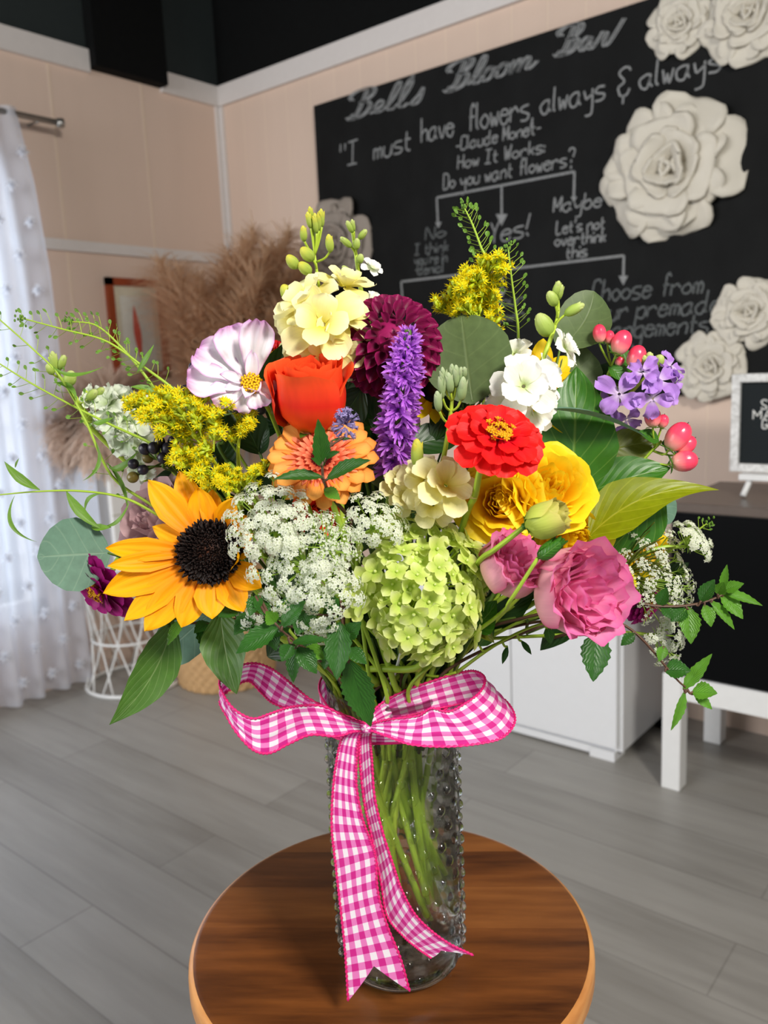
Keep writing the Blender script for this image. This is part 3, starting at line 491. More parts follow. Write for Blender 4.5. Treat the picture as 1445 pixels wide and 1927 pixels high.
def stand():
    zt = onp(1311, 1277, 1, 2.16)[2]; root = thing('white_stand', 'white square-legged stand under the black cabinet', 'stand', (-.5, 2.34, 0)); wm = M['white']; x0, x1 = -.815, -.14
    for x in (x0, x1 - .05):
        for y in (2.155, 2.505): box('leg', (x, y, 0), (x + .052, y + .055, zt - .0005), wm, root, bevel=.003)
    box('rail', (x0 + .0525, 2.16, zt - .07), (x1 - .0505, 2.18, zt - .001), wm, root); box('rail', (x0 + .0525, 2.535, zt - .07), (x1 - .0505, 2.555, zt - .001), wm, root); box('rail', (x0 + .005, 2.2105, zt - .07), (x0 + .025, 2.504, zt - .001), wm, root)
    zb = onp(1311, 948, 1, 2.15)[2]; bx = thing('black_cabinet', 'black glass-fronted cabinet with a brown top on the white stand', 'cabinet', (-.5, 2.34, zt)); gm = plain('black_glass', (4, 5, 6), .35, .08, var=.05); x0b = -.80
    box('body', (x0b, 2.165, zt), (x1, 2.56, zb - .025), plain('black_shell', (30, 29, 28), .5), bx); box('front_panel', (x0b + .006, 2.15, zt + .006), (x1, 2.1645, zb - .03), gm, bx); box('top', (x0b - .003, 2.145, zb - .0245), (x1, 2.562, zb), plain('brown_gloss', (92, 80, 72), .3, .5, var=.15), bx, bevel=.003)
    y = 2.34; a, e = onp(1379, 704, 1, y), onp(1375, 886, 1, y); X, z1, z0 = (a[0] + e[0]) / 2, a[2], e[2]; fw = .022; lb = thing('letter_board', 'white-framed black letter board on a small easel atop the black cabinet', 'sign', (X + .14, y, zb)); wd = NT('distressed_white'); nz = wd.noise(wd.obj(40, 40, 40), 3, 5, .7); M['dw'] = wd.fin(wd.ramp(nz, [(.3, lin((170, 168, 164))), (.6, lin((228, 228, 226)))]), .6)
    for n_, lo, hi in (('frame_side', (X, y - .012, z0), (X + fw, y + .012, z1)), ('frame_side', (X + .30, y - .012, z0), (X + .30 + fw, y + .012, z1)), ('frame_rail', (X + fw, y - .012, z1 - fw), (X + .3, y + .012, z1)), ('frame_rail', (X + fw, y - .012, z0), (X + .3, y + .012, z0 + fw))): box(n_, lo, hi, M['dw'], lb, bevel=.002)
    t = NT('grooved_felt'); tc = t.n('ShaderNodeTexCoord'); sp = t.n('ShaderNodeSeparateXYZ'); t.l(tc.outputs['Object'], sp.inputs[0]); w = t.m('ABSOLUTE', t.m('SUBTRACT', t.m('FRACT', t.m('MULTIPLY', sp.outputs[2], 160)), .5)); t.bump(w, .6, .002); felt = box('felt', (X + fw, y + .001, z0 + fw), (X + .3, y + .009, z1 - fw), t.fin(lin((36, 40, 42)), .9, .1), lb)
    lw = plain('letter_white', (236, 236, 232), .4)
    for s, pl, pr in (('SV', (1431, 770), (1458, 774)), ('MAG', (1416, 789), (1472, 796)), ('GO', (1433, 807), (1455, 810))):
        q, r = onp(*pl, 1, y - .006), onp(*pr, 1, y - .006); st, L = strokes(s.replace('O', 'o')); k = (r[0] - q[0]) / L; mb = MB(); hz = (onp(pl[0], pl[1] - 17, 1, y - .006)[2] - q[2]) / 6
        for p in st:
            c_ = np.stack([np.interp(np.linspace(0, len(p) - 1, 6 * len(p) - 5), np.arange(len(p)), p[:, i_]) for i_ in (0, 1)], 1); mb.tube(np.stack([q[0] + c_[:, 0] * k, np.full(len(c_), y - .001), q[2] + c_[:, 1] * hz], 1), .0019, 5)
        mb.build('letters', lw, felt)
    ez = thing('mini_easel', 'small white easel holding the letter board', 'easel', (X + .14, y, zb)); box('ledge', (X + .035, y - .05, z0 - .018), (X + .28, y - .013, z0 - .0005), M['white'], ez, bevel=.003)
    for s_ in (0, 1):
        mb = MB(); xx = X + .062 + s_ * .18; mb.tube(cat([(xx - .012 + s_ * .024, y - .055, zb + .005), (xx, y - .03, z0 - .012)], 4), .008, 8); mb.build('leg', M['white'], ez)
    mb = MB(); mb.tube(cat([(X + .15, y + .1, zb + .005), (X + .15, y + .014, z1 - .05)], 4), .006, 8); mb.build('rear_strut', M['white'], ez)
stand()
tag(box('power_adapter', (-.975, 2.52, .001), (-.93, 2.56, .03), M['black'], bevel=.004), 'small black plug block on the floor behind the white cabinet', 'adapter')

# ------------------------------------------------------------------ round table
TC = np.array([-.433, .507])
def table():
    root = thing('round_table', 'small round brown wooden table under the vase', 'table', (*TC, 0)); R = .176
    t = NT('walnut_top'); v = t.obj(1, 1, 1, (0, 0, -.62)); mp = t.n('ShaderNodeMapping'); mp.inputs['Scale'].default_value = (3.0, 26, 8); t.l(v, mp.inputs[0]); g = t.noise(mp.outputs[0], 1.6, 6, .62); mp2 = t.n('ShaderNodeMapping'); mp2.inputs['Scale'].default_value = (.01, 17, .01); t.l(v, mp2.inputs[0]); vo = t.n('ShaderNodeTexWhiteNoise'); vo.noise_dimensions = '1D'
    sp = t.n('ShaderNodeSeparateXYZ'); t.l(mp2.outputs[0], sp.inputs[0]); t.l(t.m('FLOOR', sp.outputs[1]), vo.inputs['W']); f = t.m('ADD', t.m('MULTIPLY', g, .85), t.m('MULTIPLY', vo.outputs['Value'], .3))
    c = t.ramp(f, [(.3, lin((62, 32, 14))), (.55, lin((112, 64, 28))), (.85, lin((150, 94, 46)))]); t.bump(g, .1, .0006); top = t.fin(c, .3, .5)
    t = NT('pale_edge'); g = t.noise(t.obj(6, 6, 40), 3, 4); edge = t.fin(t.ramp(g, [(.3, lin((176, 112, 56))), (.7, lin((214, 154, 88)))]), .35, .5)
    mb = MB(); mb.lathe([(0, ZT), (R - .008, ZT), (R - .0045, ZT - .0006)], (*TC, 0), 96); mb.lathe([(R - .0045, ZT - .0006), (R - .002, ZT - .002), (R - .0005, ZT - .005), (R, ZT - .009), (R, ZT - .02), (R - .002, ZT - .026), (R - .008, ZT - .03), (0, ZT - .03)], (*TC, 0), 96, 1); mb.build('table_top', [top, edge], root, merge=True)
    b = MB(); b.lathe([(.13, ZT - .0305), (.13, ZT - .07), (.12, ZT - .07), (.12, ZT - .0305)], (*TC, 0), 48); b.build('apron', edge, root)
    for k in range(4):
        a = PI / 4 + k * PI / 2; b = MB(); d = np.array([math.cos(a), math.sin(a), 0]); b.tube(np.array([[*TC, ZT - .0305] + d * .105, [*TC, .3] + d * .13, [*TC, .002] + d * .15]), [.017, .016, .012], 14); b.build('leg', edge, root)
table()

# ------------------------------------------------------------------ vase
VX, VY, VR, VH = -.402, .484, .0525, .245
VC = np.array([VX, VY, ZT])
def glassmat(name, col, ior, clear, gloss=1.0):
    t = NT(name); g = t.n('ShaderNodeBsdfRefraction'); g.inputs['IOR'].default_value = ior; g.inputs['Roughness'].default_value = 0; g.inputs[0].default_value = col; tr = t.n('ShaderNodeBsdfTransparent'); tr.inputs[0].default_value = col
    mx = t.n('ShaderNodeMixShader'); mx.inputs[0].default_value = clear; t.l(g.outputs[0], mx.inputs[1]); t.l(tr.outputs[0], mx.inputs[2]); gs = t.n('ShaderNodeBsdfGlossy'); gs.inputs['Roughness'].default_value = .02; fr_ = t.n('ShaderNodeFresnel'); fr_.inputs[0].default_value = 1.45
    m2 = t.n('ShaderNodeMixShader'); t.put(m2.inputs[0], t.m('MULTIPLY', fr_.outputs[0], gloss)); t.l(mx.outputs[0], m2.inputs[1]); t.l(gs.outputs[0], m2.inputs[2]); t.l(m2.outputs[0], t.o.inputs[0]); return t.mat
def vase():
    root = thing('glass_vase', 'clear hobnail glass cylinder vase on the round wooden table', 'vase', (VX, VY, ZT + .0005)); nz, na = 300, 300
    zz = np.linspace(0, VH, nz); a = np.linspace(0, 2 * PI, na + 1)
    rr = VR * np.interp(zz, [0, .002, .006, .014, .03, .2, .225, .238, VH], [.72, .84, .92, .975, 1, 1, .985, .95, .97])
    rows = 14; sp = .0152; nb = 20; bump = np.zeros((nz, na + 1))
    for i in range(rows):
        z0 = .016 + i * sp
        for j in range(nb):
            a0 = 2 * PI * (j + .5 * (i % 2)) / nb; da = (a - a0 + PI) % (2 * PI) - PI; q = ((da * VR)[None] ** 2 + (zz[:, None] - z0) ** 2) / .0039 ** 2; bump += np.sqrt(np.clip(1 - q, 0, 1)) * .0027
    ro = rr[:, None] + bump
    P = np.stack([VX + ro * np.cos(a), VY + ro * np.sin(a), ZT + .0006 + np.repeat(zz[:, None], na + 1, 1)], -1); mb = MB(); mb.grid(P)
    ri = [(rr[-1] - .0008, VH + .0008), (rr[-1] - .0026, VH), (VR * .95 - .003, .236), (VR - .0036, .2), (VR - .0036, .03), (VR * .9 - .003, .012), (0, .0085)]
    mb.lathe([(rr[-1], VH)] + ri, (VX, VY, ZT + .0006), na, 1); mb.lathe([(0, .003), (VR * .6, .001), (rr[0], 0)], (VX, VY, ZT + .0006), na); mb.build('body', [glassmat('hobnail_glass', (1, 1, 1, 1), 1.2, .66), glassmat('inner_glass', (1, 1, 1, 1), 1.05, .95, .25)], root, merge=True)
    w = MB(); r = VR - .0033; w.lathe([(0, .0088), (VR * .88 - .003, .0122), (r, .03), (r, .172), (0, .172)], (VX, VY, ZT + .0006), 96); tag(w.build('water', glassmat('water', (.97, .985, .95, 1), 1.04, .9, .2), merge=True), 'clear water filling most of the hobnail vase', 'water')
vase()

# ------------------------------------------------------------------ stems into the vase
NST = [0]
def vase_path(Hp, n, l1=.04, short=False):
    """from a flower head down through the mouth of the vase into the water"""
    k = NST[0]; NST[0] += 1; h = np.array([Hp[0] - VX, Hp[1] - VY, 0]); dist = np.linalg.norm(h) + 1e-6; g = k * 2.39996
    off = h / dist * min(.032, .28 * dist) + np.array([math.cos(g), math.sin(g), 0]) * .02; ro = np.linalg.norm(off)
    if ro > .042: off *= .042 / ro
    bo = -off * .35 + np.array([math.cos(g * 1.7 + 1), math.sin(g * 1.7 + 1), 0]) * .03; ro = np.linalg.norm(bo)
    if ro > .04: bo *= .04 / ro
    zn = ZT + .236; N = np.array([VX, VY, zn]) + off; B = np.array([VX, VY, ZT + (.19 if short else .035 + .09 * ((k * .618) % 1) ** 1.2)]) + (off * .6 if short else bo)
    up = N + off * .35 + np.array([0, 0, .03])
    return Hp, Hp - np.asarray(n) * l1, up, N, B
def stemmed(name, label, cat_, Hp, n, r=.0019, l1=.04, mat='stem', group=None, via=None):
    pts = list(vase_path(Hp, n, l1, r < .00165))
    if via is not None: pts = [pts[0]] + [np.asarray(v) for v in via] + pts[2:]
    root = thing(name, label, cat_, pts[-1], group); mb = MB(); C_ = cat(pts, 30); mb.tube(C_, np.linspace(r * .8, r * 1.05, 30), 7); mb.build('stem', M[mat], root); return root

# ------------------------------------------------------------------ sunflower
def sunflower():
    c = bq(395, 1040, .075); n = cv(.12, .12, .98); F = frame(n); root = stemmed('sunflower', 'big golden sunflower with dark brown centre beside the white lace flower', 'flower', c - n * .012, n, .0035, .05)
    s = px(1, 1040, .075); mb = MB()
    L = [(130, 178, 60, .1, .0), (111, 168, 56, .02, -.1), (100, 128, 58, .3, .1), (177, 192, 46, .2, -.45), (188, 186, 42, .1, .2), (201, 206, 66, .15, -.2), (219, 198, 54, .05, -.1), (231, 186, 64, .1, -.15), (250, 148, 62, .2, -.3), (273, 126, 66, .3, -.2), (300, 132, 60, .35, -.2), (325, 122, 56, .4, -.2), (345, 92, 52, .8, .9), (22, 104, 38, .5, .5), (66, 122, 46, .4, .4), (88, 120, 44, .1, 0),
         (155, 120, 40, -.1, 0), (240, 120, 50, -.1, 0), (300, 110, 50, -.05, 0), (5, 80, 40, .2, .2), (45, 100, 44, .1, .2)]
    for i, (a, l, w, el, cu) in enumerate(L): pet(mb, F, c, math.radians(a), 40 * s, (l - 40) * s, w * s, PR['long'], el, cu, cup=.25, ruf=.05, seed=i, n=14, m=14, rid=.07, twist=.25 * math.sin(i * 2.3), z0=-.001 * (i % 3), rfreq=5)
    mb.build('petals', M['sun'], root)
    mb = MB(); mb.ell(c + n * .001, F, (50 * s, 52 * s, .009), 28, 10); dk = mb.build('disc', M['sun_disc'], root); mb = MB(); k = 620; i = np.arange(k); r = 54 * s * np.sqrt((i + .5) / k); a = i * 2.39996
    tp = MB(); tp.tube(np.array([[0, 0, 0], [0, 0, .6], [0, 0, 1]]), [.22, .2, .08], 5); z = .009 * np.sqrt(np.clip(1 - (r / (58 * s)) ** 2, 0, 1)); loc = np.stack([r * np.cos(a), r * np.sin(a), z], 1)
    N = nrm(np.stack([np.cos(a) * r / (60 * s), np.sin(a) * r / (60 * s), np.ones(k)], 1) + rng.normal(0, .25, (k, 3))); mb.inst(tp, np.einsum('ij,kjl->kil', F, frames(N, a)), loc @ F.T + c, np.where(r > 38 * s, .0056, .0036) * rng.uniform(.7, 1.2, k)); mb.build('disc_florets', M['sun_disc'], dk)
    mb = MB()
    for i in range(12): pet(mb, F, c, 2 * PI * i / 12, 20 * s, 60 * s, 30 * s, PR['leaf'], -.2, -.2, z0=-.006)
    mb.build('sepals', M['leaf'], root)
    for (x0, y0, d0, x1, y1, d1, w, nh, bd_, sd) in ((325, 1165, .05, 206, 1364, .075, 88, cv(.5, .2, .8), -.02, -.10), (415, 1150, .05, 445, 1306, .08, 92, cv(-.1, .35, .9), .06, .02)):
        mb = MB(); b_, t_ = bq(x0, y0, d0), bq(x1, y1, d1); leaf(mb, b_, t_, w * s, nh, 'leaf', bd_, .22, n=20, m=10, wave=.03, side=sd); mb.tube(cat([bq(400, 1130, .02), b_ + (b_ - bq(400, 1130, .02)) * .1, b_ + (t_ - b_) * .06], 8), .0016, 6); mb.build('leaf', M['leaf_sun'], root)
sunflower()
# ------------------------------------------------------------------ roses and lisianthus
def wrap(mb, F, c, R, H, ph, span, rs, hs, lip, prof, ruf=0., seed=0., mat=0, n=9, m=12, point=.1, tuck=.08, rf=7, drop=.22):
    """a petal wrapped round the flower's axis"""
    s = np.linspace(0, 1, n + 1)[:, None]; t = np.linspace(-1, 1, m + 1)[None]
    hh = H * hs * s * (1 - drop * np.abs(t) ** 2.5 + point * (1 - np.abs(t)) * s) ; r = R * rs * np.interp(s, *prof) * (1 + tuck * t) + R * lip * np.clip((s - .62) / .38, 0, 1) ** 2 * (1 - .4 * t ** 2)
    hh = hh - R * lip * .35 * np.clip((s - .8) / .2, 0, 1) ** 2
    if ruf: r = r + ruf * R * np.sin(t * rf + seed * 5) * s ** 3; hh = hh + ruf * R * .7 * np.sin(t * rf * 1.7 + seed * 3) * s ** 3
    a = ph + span / 2 * t * np.interp(s, [0, .3, .8, 1], [.55, .9, 1, .86]); P = np.stack([r * np.cos(a), r * np.sin(a), hh], -1); mb.grid(P @ F.T + c, mat)
CUPP = ([0, .12, .35, .6, .85, 1], [.12, .62, .95, 1.0, .9, .84]); OPEN = ([0, .12, .35, .6, .85, 1], [.1, .5, .8, .98, 1.12, 1.2])
def rosehead(mb, F, c, R, H, layers, ruf=0., seed0=0, mats=None, rf=7, drop=.22, point=.06):
    j = seed0
    for k, (n, rs, hs, span, lip, pr) in enumerate(layers):
        for i in range(n): wrap(mb, F, c, R, H, 2 * PI * (i + .45 * k) / n + .3 * k + rng.uniform(-.15, .15), span, rs, hs * rng.uniform(.95, 1.03), lip * rng.uniform(.6, 1.3), pr, ruf, j, 0 if mats is None else mats[k], point=point, rf=rf, drop=drop); j += 1
def sepals(root, F, c, R, mat='leaf', L=1.0, el=.6):
    mb = MB()
    for i in range(5): pet(mb, F, c, 2 * PI * i / 5, R * .15, R * L, R * .4, PR['lance'], el, -.6, z0=-R * .02)
    mb.ell(c - F[:, 2] * R * .08, F, (R * .3, R * .3, R * .22), 10, 6); mb.build('calyx', M[mat], root)
CORE = [(2, .16, .86, 3.4, 0, CUPP), (3, .26, .9, 2.9, 0, CUPP), (3, .38, .93, 2.7, .02, CUPP), (4, .52, .96, 2.3, .03, CUPP)]
def rose_orange():
    n = cv(-.05, .86, .5); c = bq(590, 812, .045); F = frame(n, -CF); root = stemmed('rose', 'bright orange-red rose bud standing upright above the gerbera', 'flower', c, n, .0026); mb = MB(); s = px(1, 740, .05)
    rosehead(mb, F, c, 68 * s, 140 * s, CORE + [(3, .68, .98, 2.6, .10, CUPP), (3, .84, 1.0, 2.6, .16, CUPP), (3, .98, .99, 2.7, .22, CUPP)], .035, 0, None, 5, .1, .03)
    
    for a, lip in ((-.35, .3), (3.3, .42)): wrap(mb, F, c, 68 * s, 128 * s, a, 1.7, 1.02, .95, lip, CUPP, .03, a, point=.16)
    mb.build('petals', M['rose_o'], root); sepals(root, F, c, 60 * s)
rose_orange()
def rose_open(x, y, d, n, r, label, mat='rose_y', core=True, h=1.0):
    n = cv(*n); s = px(1, y, d); c = bq(x, y, d) - n * r * s * .75 * h; F = frame(n); root = stemmed('rose', label, 'flower', c, n, .0026); mb = MB(); R = r * s
    rosehead(mb, F, c, R, R * 1.0 * h, [(2, .12, 1.0, 3.3, 0, CUPP), (3, .2, 1.02, 2.8, .01, CUPP), (4, .3, 1.04, 2.3, .02, CUPP), (4, .42, 1.03, 2.2, .04, CUPP), (5, .55, 1.0, 1.9, .06, OPEN), (5, .68, .92, 1.8, .1, OPEN), (5, .8, .82, 1.8, .16, OPEN), (5, .84, .66, 1.8, .26, OPEN)], .035, int(x)); mb.build('petals', M[mat], root); sepals(root, F, c, R * .8)
rose_open(1034, 912, .055, (.12, .42, .9), 82, 'full yellow garden rose right beneath the red zinnia')
rose_open(942, 944, .06, (-.25, .1, .95), 74, 'yellow garden rose with apricot heart, crossed by the zinnia stem')
rose_open(1085, 1012, .045, (.25, -.05, .95), 68, 'yellow rose half hidden above the large pink lisianthus')
rose_open(282, 975, .01, (-.55, .35, .75), 78, 'dusty mauve rose behind the upper sunflower petals', 'rose_m')
rose_open(600, 960, .0, (.2, .2, .9), 40, 'rusty orange rose deep behind the white lace umbel', 'rose_o')
def lisianthus(x, y, d, n, r, label):
    n = cv(*n); s = px(1, y, d); R = r * s; c = bq(x, y, d) - n * R * .8; F = frame(n); root = stemmed('lisianthus', label, 'flower', c, n, .002, .05, 'stem'); mb = MB()
    rosehead(mb, F, c, R, R * 1.42, [(2, .2, .98, 3.0, .02, OPEN), (3, .32, 1.0, 2.4, .05, OPEN), (4, .46, 1.0, 2.0, .08, OPEN), (5, .6, .98, 1.8, .1, OPEN), (5, .74, .95, 1.7, .12, OPEN), (5, .84, .9, 1.7, .06, CUPP), (4, .9, .84, 2.0, .1, CUPP)], .075, int(x), [0, 0, 0, 0, 0, 1, 1], rf=7, drop=.1); mb.build('petals', [M['lis'], M['lis_out']], root); sepals(root, F, c, R * .6, 'leaf', 1.1)
lisianthus(1090, 1112, .10, (.42, .08, .9), 92, 'large ruffled pink lisianthus at the front of the bouquet')
lisianthus(962, 1066, .085, (.45, .55, .6), 66, 'half-open pink lisianthus between hydrangea and large pink bloom')
def lis_bud():
    n = cv(.85, .3, .4); s = px(1, 975, .115); c = bq(988, 990, .115); F = frame(n); root = stemmed('lisianthus_bud', 'plump green lisianthus bud in front of the yellow roses', 'flower bud', c, n, .0022, via=[bq(930, 1035, .105), bq(905, 1052, .09), bq(880, 1090, .06)]); mb = MB()
    rosehead(mb, F, c, 34 * s, 80 * s, [(2, .3, 1, 3, .02, CUPP), (3, .6, 1.02, 2.6, .1, CUPP), (3, .85, .98, 2.5, .12, CUPP), (3, 1.0, .92, 2.6, .12, CUPP)], .05, 5); mb.build('petals', M['lis_bud'], root); sepals(root, F, c, 24 * s, 'leaf', 1.2)
    n = cv(.75, .6, .2); c = bq(1012, 1050, .12); F = frame(n); root = stemmed('lisianthus_bud', 'tight green lisianthus bud tucked above the large pink bloom', 'flower bud', c, n, .0016, via=[bq(960, 1130, .11), bq(935, 1160, .08)]); mb = MB(); rosehead(mb, F, c, 15 * s, 60 * s, [(3, .7, 1, 2.6, 0, CUPP), (3, 1, .8, 2.6, 0, CUPP)], .03, 3); mb.build('sepals', M['leaf'], root)
lis_bud()
# ------------------------------------------------------------------ dahlia, liatris, gerbera, zinnias, cosmos
def dahlia():
    n = cv(.05, .35, .9); c = bq(734, 652, .012); F = frame(n); s = px(1.06, 655, 0); root = stemmed('dahlia', 'deep burgundy ball dahlia behind the purple liatris spike', 'flower', c, n, .003); mb = MB(); k = 150; i = np.arange(k); th = np.arccos(1 - 1.45 * (i + .5) / k); a = i * 2.39996; R = 80 * s
    tpl = MB(); pet(tpl, np.eye(3), np.zeros(3), 0, 0, 1, .72, PR['oval'], .75, .35, cup=.95, n=6, m=6); loc = np.stack([np.sin(th) * np.cos(a), np.sin(th) * np.sin(a), np.cos(th)], 1)
    tang = np.stack([np.cos(th) * np.cos(a), np.cos(th) * np.sin(a), -np.sin(th)], 1); X = tang; Z = loc; Yv = np.cross(Z, X); R_ = np.einsum('ij,kjl->kil', F, np.stack([X, Yv, Z], 2)); S = R * (.17 + .27 * np.sqrt(np.clip(th / 1.2, 0, 1))); mb.inst(tpl, R_, (loc * R * .78) @ F.T + c, S); mb.ell(c, F, (R * .66,) * 3, 16, 10); mb.build('petals', M['dah'], root)
dahlia()
def liatris():
    P = cat([bq(768, 622, .055), bq(762, 690, .06), bq(752, 770, .055), bq(742, 850, .04), bq(735, 905, .01)], 40); root = stemmed('liatris', 'tall bright purple liatris spike in front of the burgundy dahlia', 'flower', P[-1], nrm(P[0] - P[-1]), .0024, .02); s = px(1, 740, .055)
    mb = MB(); mb.tube(P, .0035, 6); mb.build('spike', M['stem_dark'], root); mb = MB(); tpl = MB(); sgs = np.linspace(0, 1, 6)
    for j in range(13):
        a = 2 * PI * j / 13; el = rng.uniform(.3, 1.2); pet(tpl, np.eye(3), np.zeros(3), a, .04, rng.uniform(.75, 1.2), .2, PR['strap'], el, rng.uniform(-1.4, .5), cup=.4, n=6, m=2, twist=rng.uniform(-.6, .6))
    k = 66; u = np.linspace(0.02, .96, k); a = np.arange(k) * 2.39996; idx = u * 39; Q = np.stack([np.interp(idx, np.arange(40), P[:, j]) for j in range(3)], 1); ax = nrm(P[0] - P[-1]); X = nrm(np.cross(ax, CF)); Yv = np.cross(ax, X); N = np.cos(a)[:, None] * X + np.sin(a)[:, None] * Yv
    rad = np.interp(u, [0, .12, .4, 1], [6, 20, 30, 34]) * s; N2 = nrm(N + ax * np.interp(u, [0, .1, .3], [2, .7, .2])[:, None]); mb.inst(tpl, frames(N2, a), Q + N * rad[:, None] * .45, rad * .0 + np.interp(u, [0, .1, .5, 1], [17, 25, 33, 30]) * s * rng.uniform(.85, 1.15, k)); mb.build('florets', M['lia'], root)
liatris()
def gerbera():
    n = cv(-.03, .42, .9); c = bq(606, 868, .065); F = frame(n); s = px(1, 868, .065); root = stemmed('gerbera', 'soft orange gerbera with salmon inner petals behind the mint sprig', 'flower', c, n, .0026); mb = MB()
    for k, (N, L, el) in enumerate(((17, 104, .12), (17, 98, .3))):
        for i in range(N): pet(mb, F, c, 2 * PI * (i + .5 * k) / N + rng.uniform(-.05, .05), 26 * s, (L - 24) * s * rng.uniform(.92, 1.05), 34 * s, PR['ray'], el, rng.uniform(-.35, .1), cup=.3, n=9, m=5, z0=k * .001)
    mb.build('petals', M['ger'], root); mb = MB()
    for k, (N, L, el, r0) in enumerate(((30, 50, .45, 24), (26, 40, .7, 18), (22, 30, .95, 12))):
        for i in range(N): pet(mb, F, c, 2 * PI * (i + .5 * k) / N, r0 * s, L * s * rng.uniform(.8, 1.1), 9 * s, PR['strap'], el, -.5, cup=.4, n=5, m=3, z0=.002)
    mb.build('inner_petals', M['ger_in'], root); mb = MB(); mb.ell(c + n * .002, F, (20 * s, 20 * s, 8 * s), 16, 8); tp = MB(); tp.tube(np.array([[0, 0, 0], [0, 0, 1.]]), [.25, .1], 4); k = 160; i = np.arange(k); r = 20 * s * np.sqrt(i / k); a = i * 2.4; mb.inst(tp, np.repeat(F[None], k, 0), np.stack([r * np.cos(a), r * np.sin(a), .003 + 0 * a], 1) @ F.T + c, np.full(k, 9 * s)); mb.build('disc', M['ger_c'], root)
gerbera()
def zinnia(x, y, d, n, R, label, mat, via=None, rings=None):
    n = cv(*n); c = bq(x, y, d); F = frame(n); s = px(1, y, d); root = stemmed('zinnia', label, 'flower', c, n, .0026, .05, 'stem', via=via); mb = MB()
    for k, (N, L, el, w) in enumerate(rings or ((12, 1.0, -.08, .54), (11, .84, .12, .48), (8, .62, .38, .40), (5, .46, .8, .28))):
        for i in range(N): pet(mb, F, c, 2 * PI * (i + .5 * k) / N + rng.uniform(-.1, .1), .14 * R * s, (L - .14) * R * s * rng.uniform(.9, 1.06), w * R * s, PR['wide'], el, rng.uniform(-.35, .0), cup=.22, ruf=.03, seed=rng.uniform(0, 9), n=8, m=6, z0=(.02 + .03 * k) * R * s)
    mb.build('petals', M[mat], root); mb = MB(); mb.ell(c + n * .003, F, (.2 * R * s, .2 * R * s, .14 * R * s), 12, 8, 1); st = MB()
    for j in range(5): pet(st, np.eye(3), np.zeros(3), 2 * PI * j / 5, .1, .5, .32, PR['oval'], .8, -.8, n=3, m=2)
    st.tube(np.array([[0, 0, -.9], [0, 0, .15]]), [.1, .16], 5); k = 26; i = np.arange(k); r = .27 * R * s * np.sqrt((i + .5) / k); a = i * 2.39996; mb.inst(st, np.einsum('ij,kjl->kil', F, frames(np.stack([np.cos(a) * .4, np.sin(a) * .4, 0 * a + 1], 1), a)), np.stack([r * np.cos(a), r * np.sin(a), (.16 + .12 * rng.uniform(0, 1, k)) * R * s], 1) @ F.T + c, np.full(k, .13 * R * s)); mb.build('disc', [M['gold'], M['ger_c']], root)
zinnia(936, 822, .10, (.16, .62, .77), 98, 'bright red zinnia with golden centre and a visible green stem', 'zin', via=[bq(905, 880, .095), bq(893, 935, .085), bq(872, 985, .06)])
zinnia(190, 1106, .03, (-.5, -.5, .6), 78, 'magenta zinnia hanging below the round grey-green leaf', 'zin_m')
zinnia(1215, 1140, .0, (.5, -.5, .6), 46, 'magenta zinnia peeping out beneath the lace flower on the shaded side', 'zin_m')
zinnia(1222, 1045, -.02, (.6, .2, .7), 36, 'dark pink zinnia behind the fine lace stalks', 'zin_m')
zinnia(514, 662, -.03, (-.5, .3, .7), 26, 'small dark red zinnia peeping out beside the orange rose', 'zin')
def cosmos():
    n = cv(.22, .30, .92); c = bq(472, 728, .05); F = frame(n); s = px(1, 728, .05); root = stemmed('cosmos', 'white cosmos edged in lilac pink beside the orange rose', 'flower', c, n, .0018, via=[bq(505, 770, .04), bq(530, 830, .02)]); mb = MB()
    for i, (a, L, w, el, cu) in enumerate(((84, 124, 66, .75, .1), (112, 112, 84, .5, -.1), (150, 112, 80, .3, -.25), (178, 112, 72, .2, -.2), (205, 74, 56, .15, -.3), (240, 52, 50, .2, -.8), (290, 42, 46, .3, -.8), (340, 42, 44, .4, -.6))): pet(mb, F, c, math.radians(a), 6 * s, L * s, w * s, PR['wide'], el, cu, cup=.3, ruf=.10, seed=i * 1.3, n=14, m=14, z0=.0005 * i, rfreq=14, rid=.08)
    for i, (a, L, w, el) in enumerate(((165, 52, 22, .5), (195, 44, 20, .4), (90, 60, 26, 1.0), (250, 36, 28, .9), (300, 26, 30, 1.2))): pet(mb, F, c, math.radians(a), 10 * s, L * s, w * s, PR['oval'], el, -.5, cup=.7, ruf=.06, seed=i, n=8, m=6, z0=.002)
    mb.build('petals', M['cos'], root); mb = MB(); k = 46; i = np.arange(k); a = i * 2.4; r = 20 * s * np.sqrt(i / k); tp = MB(); tp.tube(np.array([[0, 0, 0], [0, 0, .8], [0, 0, 1]]), [.12, .13, .2], 5); mb.ell(c, F, (20 * s, 20 * s, 8 * s), 12, 6); mb.inst(tp, np.repeat(F[None], k, 0), np.stack([r * np.cos(a), r * np.sin(a), 0 * a + .002], 1) @ F.T + c, np.full(k, 15 * s)); mb.build('disc', M['gold'], root); sepals(root, F, c - n * .002, 26 * s, 'leaf', 1.0, .2)
cosmos()
